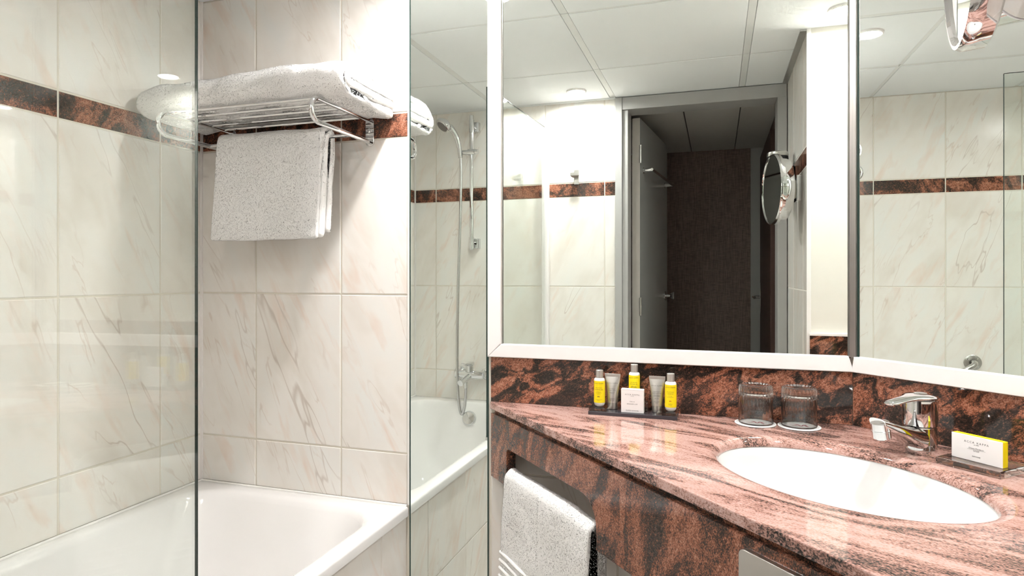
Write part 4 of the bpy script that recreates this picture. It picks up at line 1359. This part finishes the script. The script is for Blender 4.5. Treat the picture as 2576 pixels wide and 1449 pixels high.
# robe hook
hk = thing('robe_hook', 'square chrome robe hook on the tiles beside the shower screen', 'hook', (-0.660, YF, 1.705))
obj('back_plate', box_mesh('hook_plate', -0.012, 0.012, 0.0004, 0.007, -0.036, 0.036, 0.001), 'satin_steel', hk)
rg = []
for (yy, zz, hw, th) in ((0.004, 0.006, 0.0125, 0.016), (0.020, 0.004, 0.013, 0.016), (0.034, 0.004, 0.016, 0.016), (0.042, 0.008, 0.020, 0.016), (0.048, 0.010, 0.022, 0.014)):
    rg.append([(-hw, yy, zz - th / 2), (hw, yy, zz - th / 2), (hw, yy, zz + th / 2), (-hw, yy, zz + th / 2)])
pour('hook_tongue', loft(rg), 'satin_steel', hk)

# grab rail on the long wall
gb = thing('grab_rail', 'satin steel grab rail on the tiled wall over the tub', 'grab rail')
gz = 0.817
V, Fc = lathe([(0.0, 0.0), (0.036, 0.0), (0.036, 0.004), (0.033, 0.006), (0.016, 0.007)], 32, False, False)
pour('flange', xf((V, Fc), axis_matrix((XA + 0.0005, 0.722, gz), (1, 0, 0))), 'satin_steel', gb)
for a in range(4):
    pour('screw', xf(lathe([(0.0, 0.002), (0.0035, 0.001), (0.0035, -0.001)], 10, False, False), axis_matrix((XA + 0.0065, 0.722 + 0.026 * math.cos(a * PI / 2 + 0.7), gz + 0.026 * math.sin(a * PI / 2 + 0.7)), (1, 0, 0))), 'chrome', gb)
pour('rail', tube(smooth_path([(XA + 0.004, 0.722, gz), (XA + 0.035, 0.724, gz), (XA + 0.055, 0.742, gz - 0.012), (XA + 0.058, 0.80, gz - 0.05), (XA + 0.058, 0.88, gz - 0.104), (XA + 0.055, 0.925, gz - 0.135), (XA + 0.035, 0.942, gz - 0.147), (XA + 0.004, 0.944, gz - 0.148)], 6), 0.0125, 16), 'satin_steel', gb)
pour('flange', xf((V, Fc), axis_matrix((XA + 0.0005, 0.944, gz - 0.148), (1, 0, 0))), 'satin_steel', gb)

# ================================================================ SHAVING MIRROR AND HAIR DRYER ON THE RIGHT WALL
mk = thing('shaving_mirror', 'round chrome rimmed shaving mirror on a wall arm', 'mirror', (XG, 0.585, 1.545))
mc = Vector((-0.096, 0.024, -0.002))
mn = Vector((-0.982, 0.191, 0.0)).normalized()
Mm = axis_matrix(mc, mn, (0, 0, 1))
pour('rim', xf(lathe([(0.112, -0.010), (0.128, -0.0105), (0.1320, -0.008), (0.1325, 0.000), (0.1325, 0.007), (0.130, 0.0115), (0.127, 0.0115), (0.126, 0.008)], 64, False, False), Mm), 'chrome', mk)
pour('mirror_glass', xf(lathe([(0.0, 0.0082), (0.1262, 0.0082)], 64, False, False), Mm), 'mirror', mk)
pour('housing', xf(lathe([(0.0, -0.046), (0.100, -0.046), (0.112, -0.042), (0.1145, -0.036), (0.1165, -0.010), (0.110, -0.009)], 64, False, False), Mm), 'chrome', mk)
pour('arm', tube(smooth_path([tuple(mc - mn * 0.040), (-0.040, 0.004, 0.0), (-0.020, 0.0, 0.0)], 6), [0.012 + 0.024 * (k / 12) ** 1.8 for k in range(13)], 28), 'cream_plastic', mk)
obj('wall_plate', box_mesh('mirror_plate', -0.020, -0.0005, -0.040, 0.040, -0.048, 0.048, 0.003), 'chrome', mk)

hdry = thing('hair_dryer', 'black hair dryer with chrome ring hanging on the tiled wall', 'hair dryer', (XG, 0.36, 1.635))
pour('barrel', lathe([(0.026, -0.120), (0.032, -0.07), (0.040, 0.0), (0.043, 0.05), (0.041, 0.074)], 32), 'black_plastic', hdry, loc=(-0.062, 0, 0.0))
pour('ring', lathe([(0.0415, 0.074), (0.0425, 0.076), (0.041, 0.090), (0.037, 0.093), (0.0, 0.092)], 32, True, False), 'satin_steel', hdry, loc=(-0.062, 0, 0.0))
pour('grip', tube(smooth_path([(-0.055, 0.01, -0.02), (-0.040, 0.05, -0.06), (-0.035, 0.07, -0.12), (-0.040, 0.06, -0.17)], 5), 0.017, 14), 'black_plastic', hdry)
obj('wall_holder', box_mesh('dryer_holder', -0.026, -0.0005, -0.035, 0.035, -0.06, 0.03, 0.004), 'black_plastic', hdry)
